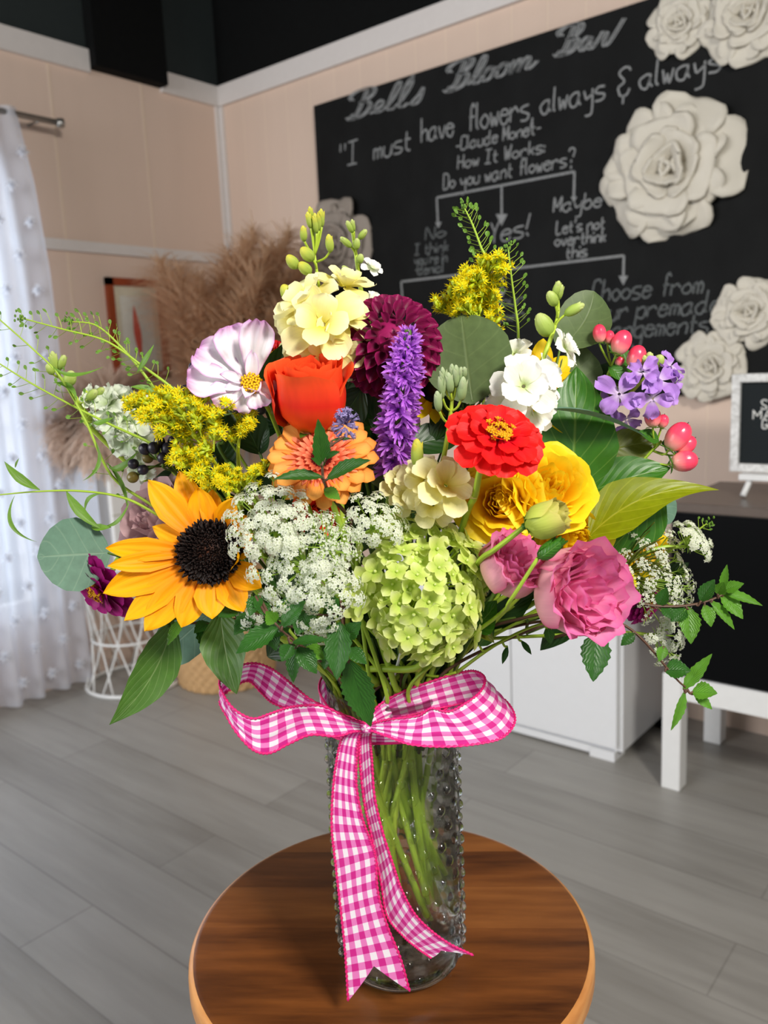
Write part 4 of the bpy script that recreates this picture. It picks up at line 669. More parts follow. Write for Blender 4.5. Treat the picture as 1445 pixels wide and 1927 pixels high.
# ------------------------------------------------------------------ hydrangea
def hydrangea():
    c = bq(792, 1104, .07); n = cv(.08, .12, 1); F = frame(n); s = px(1, 1100, .1); root = stemmed('hydrangea', 'round lime green hydrangea head at the front above the bow', 'flower', c - CU * .02, cv(0, .8, .3), .003); tpl = MB(); R = 124 * s
    for j in range(4): pet(tpl, np.eye(3), np.zeros(3), PI / 2 * j, .05, 1, .86, PR['oval'], .3, rng.uniform(-.5, .1), cup=.3, n=5, m=4)
    tpl.ell(np.array([0, 0, .1]), np.eye(3), (.12, .12, .12), 6, 4); k = 112; i = np.arange(k); th = np.arccos(1 - 1.3 * (i + .5) / k); a = i * 2.39996; loc = np.stack([np.sin(th) * np.cos(a), np.sin(th) * np.sin(a) * 1.08, np.cos(th) * .72], 1); N = nrm(loc + rng.normal(0, .36, (k, 3)) + np.array([.25, .3, .35])); rad = R * rng.uniform(.8, 1.12, k)
    mb = MB(); mb.inst(tpl, np.einsum('ij,kjl->kil', F, frames(N, rng.uniform(0, 6, k))), (loc * rad[:, None]) @ F.T + c, rng.uniform(23, 34, k) * s); mb.build('florets', M['hyd'], root); mb = MB(); b_ = MB(); b_.ell(np.zeros(3), np.eye(3), (1, 1, 1), 6, 5); k = 150; th = np.arccos(1 - rng.uniform(0, .9, k)); a = rng.uniform(0, 6.28, k); loc = np.stack([np.sin(th) * np.cos(a), np.sin(th) * np.sin(a), np.cos(th) * .72], 1); P = (loc * R * rng.uniform(.8, .98, (k, 1))) @ F.T + c
    mb.inst(b_, np.repeat(np.eye(3)[None], k, 0), P, rng.uniform(2.5, 5, k) * s); mb.build('small_buds', M['hyd_bud'], root); mb = MB()
    for p in P[:80]: mb.tube(np.array([c + (p - c) * .25, p]), .0006, 4)
    mb.build('pedicels', M['stem_bright'], root)
hydrangea()
# ------------------------------------------------------------------ lace flowers
TINY = MB()
for _j in range(5): pet(TINY, np.eye(3), np.zeros(3), 2 * PI * _j / 5, .08, 1, .8, PR['round'], .2, -.3, n=2, m=2)
def lace(label, c, n, R, per, ucount, root_n=None, via=None, bow=.45, fl=4.7, seed=1, green=0.0, group=None):
    """Queen Anne's lace: rays to many umbellets, each a little dome of tiny white florets"""
    r_ = np.random.default_rng(seed); n = nrm(n); F = frame(n); base = c - n * R * .75; root = stemmed('lace_flower', label, 'flower', base, n if root_n is None else root_n, .0016, .04, 'stem', via=via, group=group); i = np.arange(ucount); r = R * np.sqrt((i + .5) / ucount); a = i * 2.39996 + seed
    loc = np.stack([r * np.cos(a), r * np.sin(a), -bow * (r / R) ** 2 * R * .6 + r_.normal(0, .09 * R, ucount)], 1) @ F.T + c; mb, st = MB(), MB(); rs = R / math.sqrt(ucount) * .92; Ps, Ns = [], []
    for p in loc:
        d = nrm(p - base); mid = base + (p - base) * .5 + n * R * .03; st.tube(cat([base, mid - n * R * .06, p - d * rs * .8], 7), .0004, 4, cap=False); G = frame(nrm(d * .7 + n * .5)); q = np.arange(per); rr = rs * np.sqrt((q + .5) / per); aa = q * 2.39996 + r_.uniform(0, 6); z = np.sqrt(np.clip(1 - (rr / rs) ** 2, 0, 1)) * rs * .35 + r_.normal(0, rs * .1, per)
        L = np.stack([rr * np.cos(aa), rr * np.sin(aa), z], 1) @ G.T + p; Ps.append(L); Ns.append(nrm(L - (p - d * rs * 1.1)))
        for t_ in L[::2]: st.tube(np.array([p - d * rs * .8, t_]), .00022, 3, cap=False)
    P, N = np.vstack(Ps), np.vstack(Ns); k = len(P); mb.inst(TINY, frames(N, r_.uniform(0, 6, k)), P, r_.uniform(.7, 1.2, k) * fl * R * 0 + r_.uniform(.7, 1.25, k) * fl * px(1)); mb.build('florets', M['lace'], root); st.build('rays', M['lace_g'], root)
    br = MB()
    for j in range(9): pet(br, F, base, 2 * PI * j / 9, .0006, R * .35, R * .04, PR['lance'], .2, -.9, n=5, m=2)
    br.build('bracts', M['lace_g'], root); return root
s_ = px(1, 1000, .1)
lace('broad white lace umbel between sunflower and orange gerbera', bq(498, 962, .10), cv(-.15, .55, .82), 92 * s_, 17, 30, seed=2)
lace('dense white lace umbel just beside the sunflower centre', bq(562, 1046, .11), cv(-.1, .3, .95), 104 * s_, 17, 34, seed=3)
lace('small white lace umbel above the hydrangea', bq(715, 972, .09), cv(.3, .5, .8), 62 * s_, 13, 16, seed=4)
lace('airy green-centred lace umbel against the hydrangea edge', bq(628, 1012, .115), cv(.3, .4, .85), 62 * s_, 8, 20, seed=5, fl=2.6)
lace('little white lace umbel over the mint beside the hydrangea', bq(622, 1100, .12), cv(.2, .35, .9), 62 * s_, 12, 14, seed=6, bow=.2)
lace('tiny white lace umbel lowest over the ribbon bow', bq(598, 1190, .115), cv(-.05, -.75, .6), 40 * s_, 9, 10, seed=7, bow=.2, via=[bq(610, 1135, .105), bq(640, 1070, .07)])
lace('small white lace umbel under the sunflower rim', bq(478, 1140, .09), cv(-.2, .5, .8), 44 * s_, 10, 12, seed=8)
lace('large lace umbel turned edge-on at the far right of the bouquet', bq(1268, 1078, .03), cv(.62, .25, .7), 120 * s_, 11, 44, seed=9, root_n=cv(.9, -.1, .2), bow=.6, fl=4.2)
lace('smaller lace umbel pointing up beside the black cabinet', bq(1318, 1008, .02), cv(.6, .6, .5), 52 * s_, 11, 18, seed=10, root_n=cv(.9, .2, 0))
lace('lower lace umbel hanging over the mint on the right', bq(1264, 1208, .035), cv(.5, -.2, .8), 60 * s_, 11, 18, seed=11, root_n=cv(.9, 0, .2))
# ------------------------------------------------------------------ goldenrod
TUFT = MB()
for _j in range(9): pet(TUFT, np.eye(3), np.array([0, 0, .8]), 2 * PI * _j / 9, .1, .75, .22, PR['ray'], rng.uniform(.4, 1.1), -.3, n=2, m=1)
GCUP = MB(); GCUP.tube(np.array([[0, 0, -.1], [0, 0, .4], [0, 0, .95]]), [.1, .26, .22], 5)
def goldenrod(label, main, branches, d, size=11, mat='gr', buds=False, seed=1):
    """main: pixel line from tip to base; branches: pixel lines carrying the tufts"""
    r_ = np.random.default_rng(seed); P = cat([bq(*p, d if len(p) == 2 else p[2]) if len(p) == 2 else bq(*p) for p in main], 20); s = px(1, main[0][1], d); root = stemmed('goldenrod', label, 'flower', P[-1], nrm(P[-3] - P[-1]), .0016, .01); st, fl = MB(), MB(); st.tube(P, np.linspace(.0008, .0016, 20), 6); Ts, Ns = [], []
    for br in branches:
        B = cat([bq(x, y, d + r_.uniform(-.012, .016)) for x, y in br], 16); st.tube(B, .0006, 4); L = np.linalg.norm(np.diff(B, axis=0), axis=1).sum(); k = max(4, int(L / (size * s * .26))); u = r_.uniform(0, 1, k) ** .9 * 13
        Q = np.stack([np.interp(u, np.arange(16), B[:, j]) for j in range(3)], 1); dr = nrm(B[0] - B[-1]); N = nrm(r_.normal(0, .55, (k, 3)) + CU * .55 - CF * .25 + dr * .6); Ts.append(Q + N * size * s * r_.uniform(.1, .9, (k, 1))); Ns.append(N)
    T, N = np.vstack(Ts), np.vstack(Ns); F_ = frames(N, r_.uniform(0, 6, len(T))); S = size * s * r_.uniform(.95, 1.4, len(T)); fl.inst(TUFT, F_, T, S, 0); fl.inst(GCUP, F_, T, S, 1); st.build('branches', M['gr_g'], root); fl.build('tufts', [M[mat], M['gr_g']], root); return root
goldenrod('large yellow goldenrod plume above the sunflower', [(262, 768), (330, 785), (390, 850), (430, 910, .02), (480, 960, .0)],
          [[(246, 768), (262, 768), (300, 790)], [(262, 752), (300, 770), (350, 810)], [(300, 745), (330, 765), (365, 815)], [(340, 748), (360, 770), (385, 835)], [(378, 755), (385, 780), (395, 830)], [(300, 800), (340, 805), (385, 840)], [(300, 815), (330, 820), (375, 835)], [(270, 790), (310, 795), (360, 825)], [(425, 768), (410, 790), (400, 850)], [(400, 778), (405, 800), (402, 850)], [(335, 855), (360, 855), (400, 870)], [(345, 880), (370, 875), (405, 890)], [(365, 895), (385, 890), (415, 905)], [(330, 870), (355, 868), (395, 880)], [(395, 920), (405, 910), (425, 912)], [(375, 862), (385, 850), (400, 845)]], .06, 12, seed=2)
goldenrod('small budded goldenrod sprig in front of the cosmos', [(478, 775), (455, 810), (448, 845), (450, 890, .02)], [[(480, 770), (470, 785), (462, 800)], [(445, 790), (452, 805), (455, 820)], [(470, 798), (462, 812), (455, 825)], [(435, 820), (442, 830), (450, 842)]], .055, 9, 'gr', seed=3)
goldenrod('little goldenrod sprig over the white lace umbel', [(455, 898), (450, 925), (455, 960, .02)], [[(432, 900), (438, 910), (448, 925)], [(480, 890), (470, 905), (455, 922)], [(450, 888), (450, 905), (452, 920)], [(410, 905), (425, 915), (445, 930)], [(500, 880), (486, 893), (462, 920)], [(420, 885), (432, 898), (446, 915)]], .06, 9, seed=4)
goldenrod('upright yellow goldenrod plume against the chalkboard', [(930, 490), (912, 540), (900, 600), (890, 680, -.02)],
          [[(940, 495), (925, 505), (912, 525)], [(905, 500), (910, 515), (908, 540)], [(885, 520), (895, 530), (906, 550)], [(945, 512), (930, 525), (910, 550)], [(870, 535), (885, 545), (904, 565)], [(932, 540), (920, 552), (906, 572)], [(858, 548), (880, 558), (900, 580)], [(848, 560), (870, 570), (900, 595)], [(925, 565), (915, 580), (902, 600)], [(860, 580), (880, 588), (900, 612)], [(925, 590), (918, 605), (900, 625)], [(930, 610), (920, 625), (905, 645)], [(820, 578), (840, 590), (875, 615)], [(836, 572), (850, 588), (880, 610)], [(900, 520), (908, 545), (906, 570)], [(890, 560), (900, 580), (902, 600)]], -.01, 12, seed=5)
goldenrod('few goldenrod tufts behind the large pink lisianthus', [(1175, 1080), (1160, 1100), (1130, 1130, .0)], [[(1160, 1065), (1165, 1080), (1150, 1105)], [(1185, 1090), (1175, 1100), (1155, 1115)], [(1180, 1110), (1170, 1112), (1150, 1122)]], .03, 10, seed=6)
# ------------------------------------------------------------------ stock, delphinium and their buds
def floret(mb, c, n, size, ruf=.08, np_=5, layers=2, mat=0, spin=0., long=1.0):
    F = frame(n)
    for k in range(layers):
        for i in range(np_): pet(mb, F, c, 2 * PI * (i + .5 * k) / np_ + spin, size * .06, size * (1 - .3 * k) * rng.uniform(.9, 1.1) * long, size * .8 * (1 - .15 * k), PR['petal4'], .2 + .5 * k, rng.uniform(-.7, 0), cup=.3, ruf=ruf, seed=rng.uniform(0, 9), n=8, m=6, z0=k * size * .05, mat=mat)
def budm(mb, b, t, w, mat=0): 
    b, t = np.asarray(b), np.asarray(t); d = t - b; L = np.linalg.norm(d); F = frame(d / L); mb.ell(b + d * .5, F, (w / 2, w / 2, L / 2), 9, 8, mat, taper=.12)
    for j in range(3): pet(mb, F, b, 2 * PI * j / 3, w * .1, L * .92, w * .95, PR['oval'], 1.15, .5, cup=.9, n=6, m=4, mat=mat)
def spike(name, label, head, florets, buds, d, size, mat, budmat, via=None, r=.0022, np_=5, layers=2, ruf=.08, cat_='flower', long=1.0, stemmat='stem_bright'):
    """florets (x, y, dd, r, u, f[, k]); buds (base x, y, tip x, y, width px); the first point of head is the tip"""
    P = [bq(*p) for p in head]; root = stemmed(name, label, cat_, P[-1], nrm(P[-2] - P[-1]), r, .02, stemmat, via=via); s = px(1, head[0][1], d); mb = MB(); mb.tube(cat(P, 14), np.linspace(.0009, r, 14), 6); mb.build('flower_stalk', M[stemmat], root)
    if florets:
        mb = MB()
        for f in florets: floret(mb, bq(f[0], f[1], d + f[2]), cv(*f[3:6]), size * s * (f[6] if len(f) > 6 else 1), ruf, np_, layers, spin=rng.uniform(0, 6), long=long)
        mb.build('blossoms', M[mat], root)
    mb, sk = MB(), MB()
    for (x0, y0, x1, y1, w) in buds:
        b_, t_ = bq(x0, y0, d + .004), bq(x1, y1, d + .008); budm(mb, b_, t_, w * s); Hc = cat(P, 14); j = np.argmin(np.linalg.norm(Hc - (b_ - (t_ - b_) * .6), axis=1)); sk.tube(cat([Hc[j], (Hc[j] * .4 + b_ * .6) - (t_ - b_) * .1, b_ + (t_ - b_) * .1], 6), .0009, 5)
    if buds: mb.build('buds', M[budmat], root); sk.build('bud_stalks', M[stemmat], root)
    return root
spike('stock', 'cream stock spike with yellow-green buds rising behind the orange rose', [(592, 480, .0), (600, 540, .0), (612, 620, .0), (625, 700, .0)],
      [(580, 572, .02, -.55, .55, .6, 1.05), (560, 606, .01, -.8, .0, .6, .9), (608, 612, .04, -.1, .2, 1, 1.15), (648, 602, .03, .5, .5, .7, .95), (650, 648, .02, .6, -.1, .8, 1.05), (580, 655, .025, -.5, -.4, .8, .95), (622, 665, .035, .1, -.4, .9, 1), (648, 540, .005, .3, .8, .5, .95), (552, 668, -.01, -.8, .1, .5, .8), (672, 590, .0, .7, .5, .4, .7)],
      [(596, 440, 592, 400, 12), (585, 430, 578, 398, 12), (600, 435, 601, 396, 11), (572, 455, 570, 424, 14), (606, 428, 604, 392, 11), (588, 415, 582, 388, 10), (560, 505, 540, 480, 22), (590, 490, 566, 466, 24), (585, 515, 562, 494, 22), (622, 475, 618, 440, 16), (545, 565, 532, 535, 24)], .0, 64, 'stock_y', 'bud_y', np_=4, ruf=.05, layers=2)
spike('delphinium', 'slender bud spike behind the cream stock', [(660, 420, -.02), (668, 470, -.02), (678, 540, -.02), (690, 600, -.02)], [(700, 505, .005, .5, .5, .7), (702, 566, .005, .6, .4, .7), (650, 640, .0, .3, .2, .9)], [(664, 438, 652, 415, 12), (666, 436, 662, 412, 9), (675, 450, 690, 432, 13), (662, 465, 640, 446, 13), (670, 470, 672, 448, 14), (675, 495, 680, 478, 15), (662, 522, 644, 500, 15)], -.02, 22, 'stock_w', 'bud_g', np_=5, ruf=.05)
spike('delphinium', 'white delphinium with green tips standing over the red zinnia', [(1048, 545, .0), (1050, 590, .005), (1035, 640, .02), (1005, 720, .03), (985, 790, .03)],
      [(985, 728, .035, -.1, .15, 1, 1.15), (1022, 712, .02, .6, .2, .6, .85), (955, 765, .02, -.6, -.1, .8, .95), (1003, 772, .03, .3, -.4, .8, .95), (968, 668, .0, -.4, .6, .6, .75), (1062, 656, .015, .75, .35, .4, .75)],
      [(1044, 560, 1052, 528, 16), (1046, 575, 1032, 548, 22), (1062, 592, 1100, 572, 20), (1035, 632, 1012, 590, 34), (1050, 565, 1058, 535, 12)], .01, 54, 'stock_w', 'bud_g', np_=5, ruf=.06)
spike('stock', 'pale yellow stock blossom beside the lime hydrangea', [(840, 880, .07), (835, 930, .06), (825, 980, .04)], [(838, 915, .02, .25, .45, .85, 1.15), (800, 905, .005, -.3, .4, .8), (770, 935, .0, -.3, .3, .9, .8), (815, 950, .01, .0, .1, 1, .9), (760, 910, -.01, -.3, .5, .8, .9), (735, 945, -.005, -.4, .3, .8, .7)][:5], [(785, 880, 784, 825, 24)], .065, 54, 'stock_y', 'bud_y', np_=5, ruf=.04)
spike('stock', 'silvery green stock buds on thin stems left of the red zinnia', [(852, 700, .05), (850, 760, .06), (835, 860, .05), (822, 900, .03)], [], [(848, 740, 843, 700, 17), (858, 730, 858, 686, 15), (868, 755, 872, 708, 18), (832, 752, 830, 700, 13), (838, 735, 832, 690, 13), (862, 720, 868, 690, 12), (826, 775, 822, 735, 16), (852, 720, 850, 684, 12), (872, 712, 874, 690, 12)], .06, 40, 'stock_y', 'bud_s')
spike('stock', 'greenish white stock spike lying behind the goldenrod', [(160, 735, -.01), (200, 770, -.01), (250, 810, -.01), (290, 850, -.01)], [(172, 745, .0, -.5, .3, .8, .6), (205, 760, .01, -.4, .5, .8), (228, 752, .0, .1, .7, .7, .9), (215, 795, .01, -.5, 0, .9), (245, 795, .01, 0, .3, 1), (240, 830, .01, -.4, -.4, .8), (262, 835, .005, -.2, -.4, .9), (265, 880, .0, -.4, -.6, .7, .9), (178, 790, -.005, -.8, -.2, .6, .6), (250, 770, 0, .2, .5, .8)], [(180, 745, 195, 730, 15)], -.01, 40, 'stock_g', 'bud_g', ruf=.16)
spike('stock', 'lilac purple stock spike beside the pink berries', [(1232, 690, .0), (1205, 720, .0), (1170, 755, .0), (1130, 790, .0)], [(1165, 742, .015, -.3, .2, .9, 1.05), (1210, 700, .015, -.4, .5, .8, .8), (1240, 715, .015, .2, .3, .9), (1262, 690, .0, .5, .6, .6, .8), (1228, 750, .02, .1, -.4, .9, .9), (1265, 730, .005, .8, -.1, .6, .8), (1180, 790, -.005, .2, -.6, .7, .7), (1150, 760, .0, -.6, -.1, .8, .7)], [(1232, 690, 1246, 668, 22), (1222, 690, 1222, 662, 18), (1215, 695, 1212, 668, 14)], .0, 42, 'stock_p', 'bud_g', np_=4, layers=1, ruf=.16)
spike('delphinium', 'green bud spray on the wispy stems reaching left', [(92, 672, .0), (110, 705, .0), (140, 745, .0), (170, 790, -.005)], [(168, 755, .0, .2, .3, .9, .7)], [(106, 700, 98, 660, 15), (112, 695, 122, 668, 15), (100, 705, 88, 685, 15), (128, 725, 136, 698, 24), (125, 715, 140, 712, 20), (165, 752, 182, 734, 18)], .005, 24, 'stock_g', 'bud_g', ruf=.1)
# ------------------------------------------------------------------ yellow ray flowers peeping out
def rays(label, x, y, d, n, L, w, angs):
    n = cv(*n); c = bq(x, y, d); F = frame(n); s = px(1, y, d); root = stemmed('yellow_daisy', label, 'flower', c, n, .0022); mb = MB()
    for i, a in enumerate(angs): pet(mb, F, c, math.radians(a), 12 * s, L * s * rng.uniform(.92, 1.08), w * s, PR['long'], .15, -.2, cup=.3, n=10, m=6)
    mb.build('petals', M['yel'], root); mb = MB(); mb.ell(c + n * .002, F, (22 * s, 22 * s, 8 * s), 14, 8); mb.build('disc', M['sun_disc'], root)
rays('yellow daisy behind the white delphinium, two petals showing right', 1010, 735, .0, (.1, .2, .9), 88, 46, [-8, 12, 45, 80, 110, 140, 200, 250, 300, 330])
rays('yellow daisy hidden behind the purple liatris', 812, 740, -.01, (.2, .3, .8), 52, 30, range(0, 360, 30))
rays('yellow daisy behind the fine lace stalks at the right', 1190, 1020, .0, (.4, .3, .8), 76, 56, [-30, 0, 25, 55, 90, 130, 180, 230, 280])
# ------------------------------------------------------------------ berries
def berries(name, label, stalkpts, bs, d, mats, budcap=True, leaves=(), smat='stem_dark'):
    P = [bq(*p) for p in stalkpts]; s = px(1, stalkpts[0][1], d); root = stemmed(name, label, 'berries', P[-1], nrm(P[-2] - P[-1]), .0016, .02, smat); mb = MB(); C_ = cat(P, 14); mb.tube(C_, .0012, 6)
    for (x, y, dd, r, rx, ru, el, mi) in bs:
        c = bq(x, y, d + dd); n = cv(rx, ru, .1); r = r * (.9 if budcap else 1); el = el * (1.12 if budcap else 1); j = np.argmin(np.linalg.norm(C_ - (c - n * .02), axis=1)); mb.tube(cat([C_[j], c - n * r * s * 1.9, c - n * r * s * .9], 6), .0008, 5); b_ = MB(); b_.ell(c, frame(n), (r * s, r * s, r * s * el), 16, 12, 0, taper=-.06 if budcap else 0)
        if budcap:
            b_.tube(np.array([c + n * r * s * el * .97, c + n * r * s * el * 1.12]), [.0005, .0002], 4, 1)
        bo = b_.build('berry', [mats[mi], M['berry_k']], root)
        if budcap:
            b_ = MB()
            for k in range(5): pet(b_, frame(n), c - n * r * s * el * .98, 2 * PI * k / 5, .0005, r * s * 1.0, r * s * .7, PR['leaf'], .15, -.5, n=4, m=3)
            b_.build('calyx', M['mint_l'], bo)
    mb.build('twig', M[smat], root)
    for (x0, y0, x1, y1, w, lm) in leaves:
        l_ = MB(); leaf(l_, bq(x0, y0, d), bq(x1, y1, d + .005), w * s, cv(0, .4, .9), 'leaf', .05, .2); l_.build('leaf', M[lm], root)
pk = [M['berry_p']]
berries('hypericum', 'pink hypericum berries in front of the chalkboard above the lilac stock', [(1150, 690, -.005), (1135, 730, -.005), (1120, 790, -.005)], [(1128, 628, .0, 14, -.1, .9, 1.25, 0), (1146, 635, -.003, 11, .1, .9, 1.2, 0), (1169, 645, .005, 20, .35, .85, 1.2, 0), (1197, 672, .002, 19, .35, .85, 1.2, 0), (1166, 680, -.006, 9, .5, .7, 1.2, 0)], .0, pk, True, [(1145, 690, 1180, 720, 30, 'leaf'), (1138, 720, 1175, 760, 34, 'leaf_olive')], 'stem')
berries('hypericum', 'pink hypericum berries hanging over the peach wall at right', [(1245, 830, .0), (1215, 860, .0), (1180, 900, .0)], [(1228, 786, .004, 17, -.05, .95, 1.1, 0), (1247, 793, .0, 12, .2, .9, 1.1, 0), (1275, 822, .004, 24, .5, .7, 1.25, 0), (1290, 838, .0, 18, .6, .5, 1.2, 0), (1287, 868, .006, 22, .85, .15, 1.15, 0)], .005, pk, True, [(1240, 830, 1200, 812, 30, 'leaf'), (1245, 835, 1280, 830, 24, 'mint')], 'stem')
kb = [M['berry_k'], M['berry_g']]
berries('privet', 'dark blue-black berry cluster beside the sunflower tip', [(300, 860, .02), (330, 890, .02), (370, 930, .01)], [(272, 845, .004, 11, -.5, .5, 1.08, 0), (289, 843, .006, 11, -.2, .7, 1.08, 0), (278, 862, .002, 10, -.6, .1, 1.08, 1), (300, 832, .0, 11, 0, .9, 1.08, 0), (315, 845, .003, 12, .2, .8, 1.08, 0), (306, 862, .006, 10, 0, .3, 1.08, 0), (251, 873, .004, 10, -.8, .2, 1.05, 0), (269, 884, .005, 10, -.6, -.2, 1.05, 0), (250, 898, .003, 11, -.8, -.4, 1.05, 1), (326, 830, -.004, 11, .3, .8, 1.08, 0), (330, 850, .0, 10, .4, .6, 1.08, 0)], .03, kb, False)
berries('privet', 'black berries clustered behind the white cosmos', [(385, 720, .0), (400, 760, .0), (420, 830, .0)], [(366, 692, .0, 11, -.4, .8, 1.08, 0), (375, 706, .004, 11, -.3, .5, 1.08, 0), (362, 716, .0, 11, -.7, .4, 1.08, 0), (350, 735, .0, 11, -.7, .2, 1.08, 0), (335, 742, .0, 10, -.8, 0, 1.08, 0), (370, 735, .004, 11, -.5, 0, 1.08, 0), (412, 672, -.01, 9, 0, .9, 1.08, 0), (445, 768, .01, 11, 0, -.2, 1.08, 0), (460, 775, .01, 10, .2, -.2, 1.08, 0), (490, 770, .01, 11, .4, 0, 1.08, 0)], .0, kb, False)
berries('blackberry', 'dark blackberry fruits beneath the large olive leaf', [(880, 760, .01), (875, 800, .01), (870, 850, .0)], [(900, 735, .0, 8, .1, .7, 1, 0), (912, 738, .0, 8, .2, .7, 1, 0), (890, 742, .003, 8, 0, .6, 1, 0), (905, 746, .004, 8, .1, .4, 1, 0), (858, 745, .0, 8, -.2, .6, 1, 0), (868, 750, .003, 8, -.1, .5, 1, 0), (862, 760, .003, 8, -.2, .3, 1, 0)], .02, kb, False)
# ------------------------------------------------------------------ leaves: eucalyptus and broad foliage
def leafstem(name, label, leaves, via_last, mat_s='stem_dark', r=.0016, cat_='foliage', stalk=None, grp=None):
    """leaves: (x0, y0, d0, x1, y1, d1, width px, facing r, u, f, profile, bend, cup, material[, side, serration])"""
    b0 = bq(*via_last); root = stemmed(name, label, cat_, b0, nrm(bq(leaves[0][3], leaves[0][4], leaves[0][5]) - b0), r, .02, mat_s, grp)
    st = MB(); C_ = cat([bq(*p) for p in stalk] + [b0], 16) if stalk else None
    if stalk: st.tube(C_, np.linspace(r * .5, r, 16), 6)
    for L in leaves:
        b_, t_ = bq(*L[0:3]), bq(*L[3:6]); j = b0 if C_ is None else C_[np.argmin(np.linalg.norm(C_ - b_, axis=1))]
        if np.linalg.norm(j - b_) > .002: st.tube(cat([j, (j + b_) / 2 + CU * -.002, b_ + (t_ - b_) * .04], 7), .0009, 5)
        mb = MB(); big = L[6] > 60; leaf(mb, b_, t_, px(L[6], L[1], L[2]), cv(*L[7:10]), L[10], L[11], L[12], n=22 if big else 14, m=10 if big else 6, side=L[14] if len(L) > 14 else 0, serr=L[15] if len(L) > 15 else 0, wave=L[16] if len(L) > 16 else 0); mb.build('leaf', M[L[13]], root)
    if st.V: st.build('twig', M[mat_s], root)
    return root
leafstem('eucalyptus', 'large round grey-green leaf standing out left of the sunflower', [(208, 1040, .03, 70, 1048, .05, 138, -.15, .1, 1, 'disc', .02, .08, 'euc')], (300, 1060, .02))
leafstem('eucalyptus', 'large round olive green leaf above the red zinnia', [(890, 760, .03, 868, 592, .0, 172, -.2, .15, 1, 'disc', .03, .1, 'euc_d')], (885, 800, .02))
leafstem('eucalyptus', 'round olive leaf against the chalkboard beside the white delphinium', [(1052, 655, -.01, 1118, 548, -.02, 104, -.2, .2, 1, 'disc', .03, .15, 'euc_d', .12)], (1040, 720, .0))
leafstem('eucalyptus', 'grey-green round leaf below the sunflower', [(400, 1150, .03, 290, 1248, .04, 92, .1, .3, .9, 'disc', .02, .1, 'euc')], (450, 1120, .03))
leafstem('eucalyptus', 'dark round leaf in the shadow between gerbera and cream stock', [(770, 900, .02, 690, 850, .025, 100, .1, .2, 1, 'disc', .03, .1, 'euc_d')], (780, 940, .02))
leafstem('eucalyptus', 'narrow silver leaf seen edge-on over the broad green leaf', [(1020, 770, .03, 1222, 826, .03, 60, -.05, .95, .18, 'leaf', .06, .3, 'euc')], (1000, 800, .02))
leafstem('eucalyptus', 'blue-green leaf beside the pale lamp-lit wall behind the curved leaf', [(1225, 920, .0, 1262, 985, .0, 62, .1, .2, .9, 'disc', .02, .1, 'euc')], (1150, 930, .0))['label'] = 'small blue-green leaf below the long curved leaf at right'
leafstem('salal', 'broad glossy green leaf right of the red zinnia', [(1075, 945, .02, 1085, 690, .0, 160, -.1, .1, 1, 'leaf', .04, .18, 'leaf', .0, 0, .03)], (1060, 985, .02))
leafstem('salal', 'grey-veined leaf behind the white delphinium', [(1090, 745, -.01, 1085, 640, -.02, 90, .2, .1, .9, 'leaf', .03, .2, 'euc_d')], (1075, 790, -.01))
leafstem('salal', 'dark green leaf cupping the pink berries at right', [(1110, 925, .01, 1262, 880, .01, 92, .1, .5, .85, 'leaf', .05, .22, 'leaf')], (1090, 950, .01))
leafstem('salal', 'olive leaf in shade behind the curved silver leaf', [(1130, 850, -.005, 1230, 830, -.005, 66, .1, .2, .9, 'disc', .03, .15, 'leaf_olive')], (1110, 890, .0))
leafstem('salal', 'long chartreuse leaf curving toward the black cabinet', [(1108, 1010, .05, 1352, 922, .045, 112, -.25, .5, .8, 'drip', .08, .28, 'leaf_glow', -.10)], (1090, 1040, .04), 'stem_bright')
leafstem('salal', 'dark broad leaf below the chartreuse leaf', [(1245, 925, .02, 1140, 1045, .02, 104, .1, .1, 1, 'leaf', .04, .2, 'leaf')], (1130, 1030, .015))
leafstem('salal', 'pair of light green leaves beneath the lime hydrangea', [(885, 1180, .06, 935, 1130, .07, 64, .1, .5, .8, 'leaf', .04, .3, 'leaf', .1), (860, 1170, .06, 930, 1210, .07, 50, .2, .6, .8, 'leaf', .04, .3, 'leaf_olive', -.1)], (850, 1190, .05))
def salal_fill():
    k = 0
    for (x, y) in [(430, 960), (500, 890), (560, 940), (650, 780), (680, 700), (690, 900), (720, 850), (760, 900), (820, 830), (840, 780), (900, 900), (560, 1080), (640, 1090), (700, 1180), (740, 1220), (480, 1100), (540, 1140), (920, 1100), (960, 1150), (1020, 1060), (1120, 1080), (1150, 980), (480, 820), (540, 780), (520, 700), (410, 870), (1000, 830), (1140, 720), (330, 910), (870, 1060), (600, 1180), (650, 1230), (800, 1220), (860, 1150), (1180, 1130), (1060, 1180), (690, 800), (715, 750), (700, 950), (650, 930), (610, 830), (640, 860), (730, 930), (780, 960), (460, 800), (400, 800), (690, 1010), (580, 1150), (740, 1245), (705, 1265), (765, 1215), (725, 1205), (790, 1250), (680, 1215), (500, 1160), (550, 1195)]:
        d = rng.uniform(-.03, .02); a = rng.uniform(0, 6.28); dx, dy = 62 * math.cos(a), 62 * math.sin(a); k += 1
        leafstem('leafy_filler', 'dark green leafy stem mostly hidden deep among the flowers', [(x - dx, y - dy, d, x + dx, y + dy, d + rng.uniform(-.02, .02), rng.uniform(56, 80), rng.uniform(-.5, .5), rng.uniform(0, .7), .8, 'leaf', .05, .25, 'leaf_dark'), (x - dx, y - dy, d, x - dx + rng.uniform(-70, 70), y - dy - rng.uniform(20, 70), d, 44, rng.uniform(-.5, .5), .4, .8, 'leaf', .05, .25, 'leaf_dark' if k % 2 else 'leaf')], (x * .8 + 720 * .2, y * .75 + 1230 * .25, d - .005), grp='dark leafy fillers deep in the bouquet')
salal_fill()
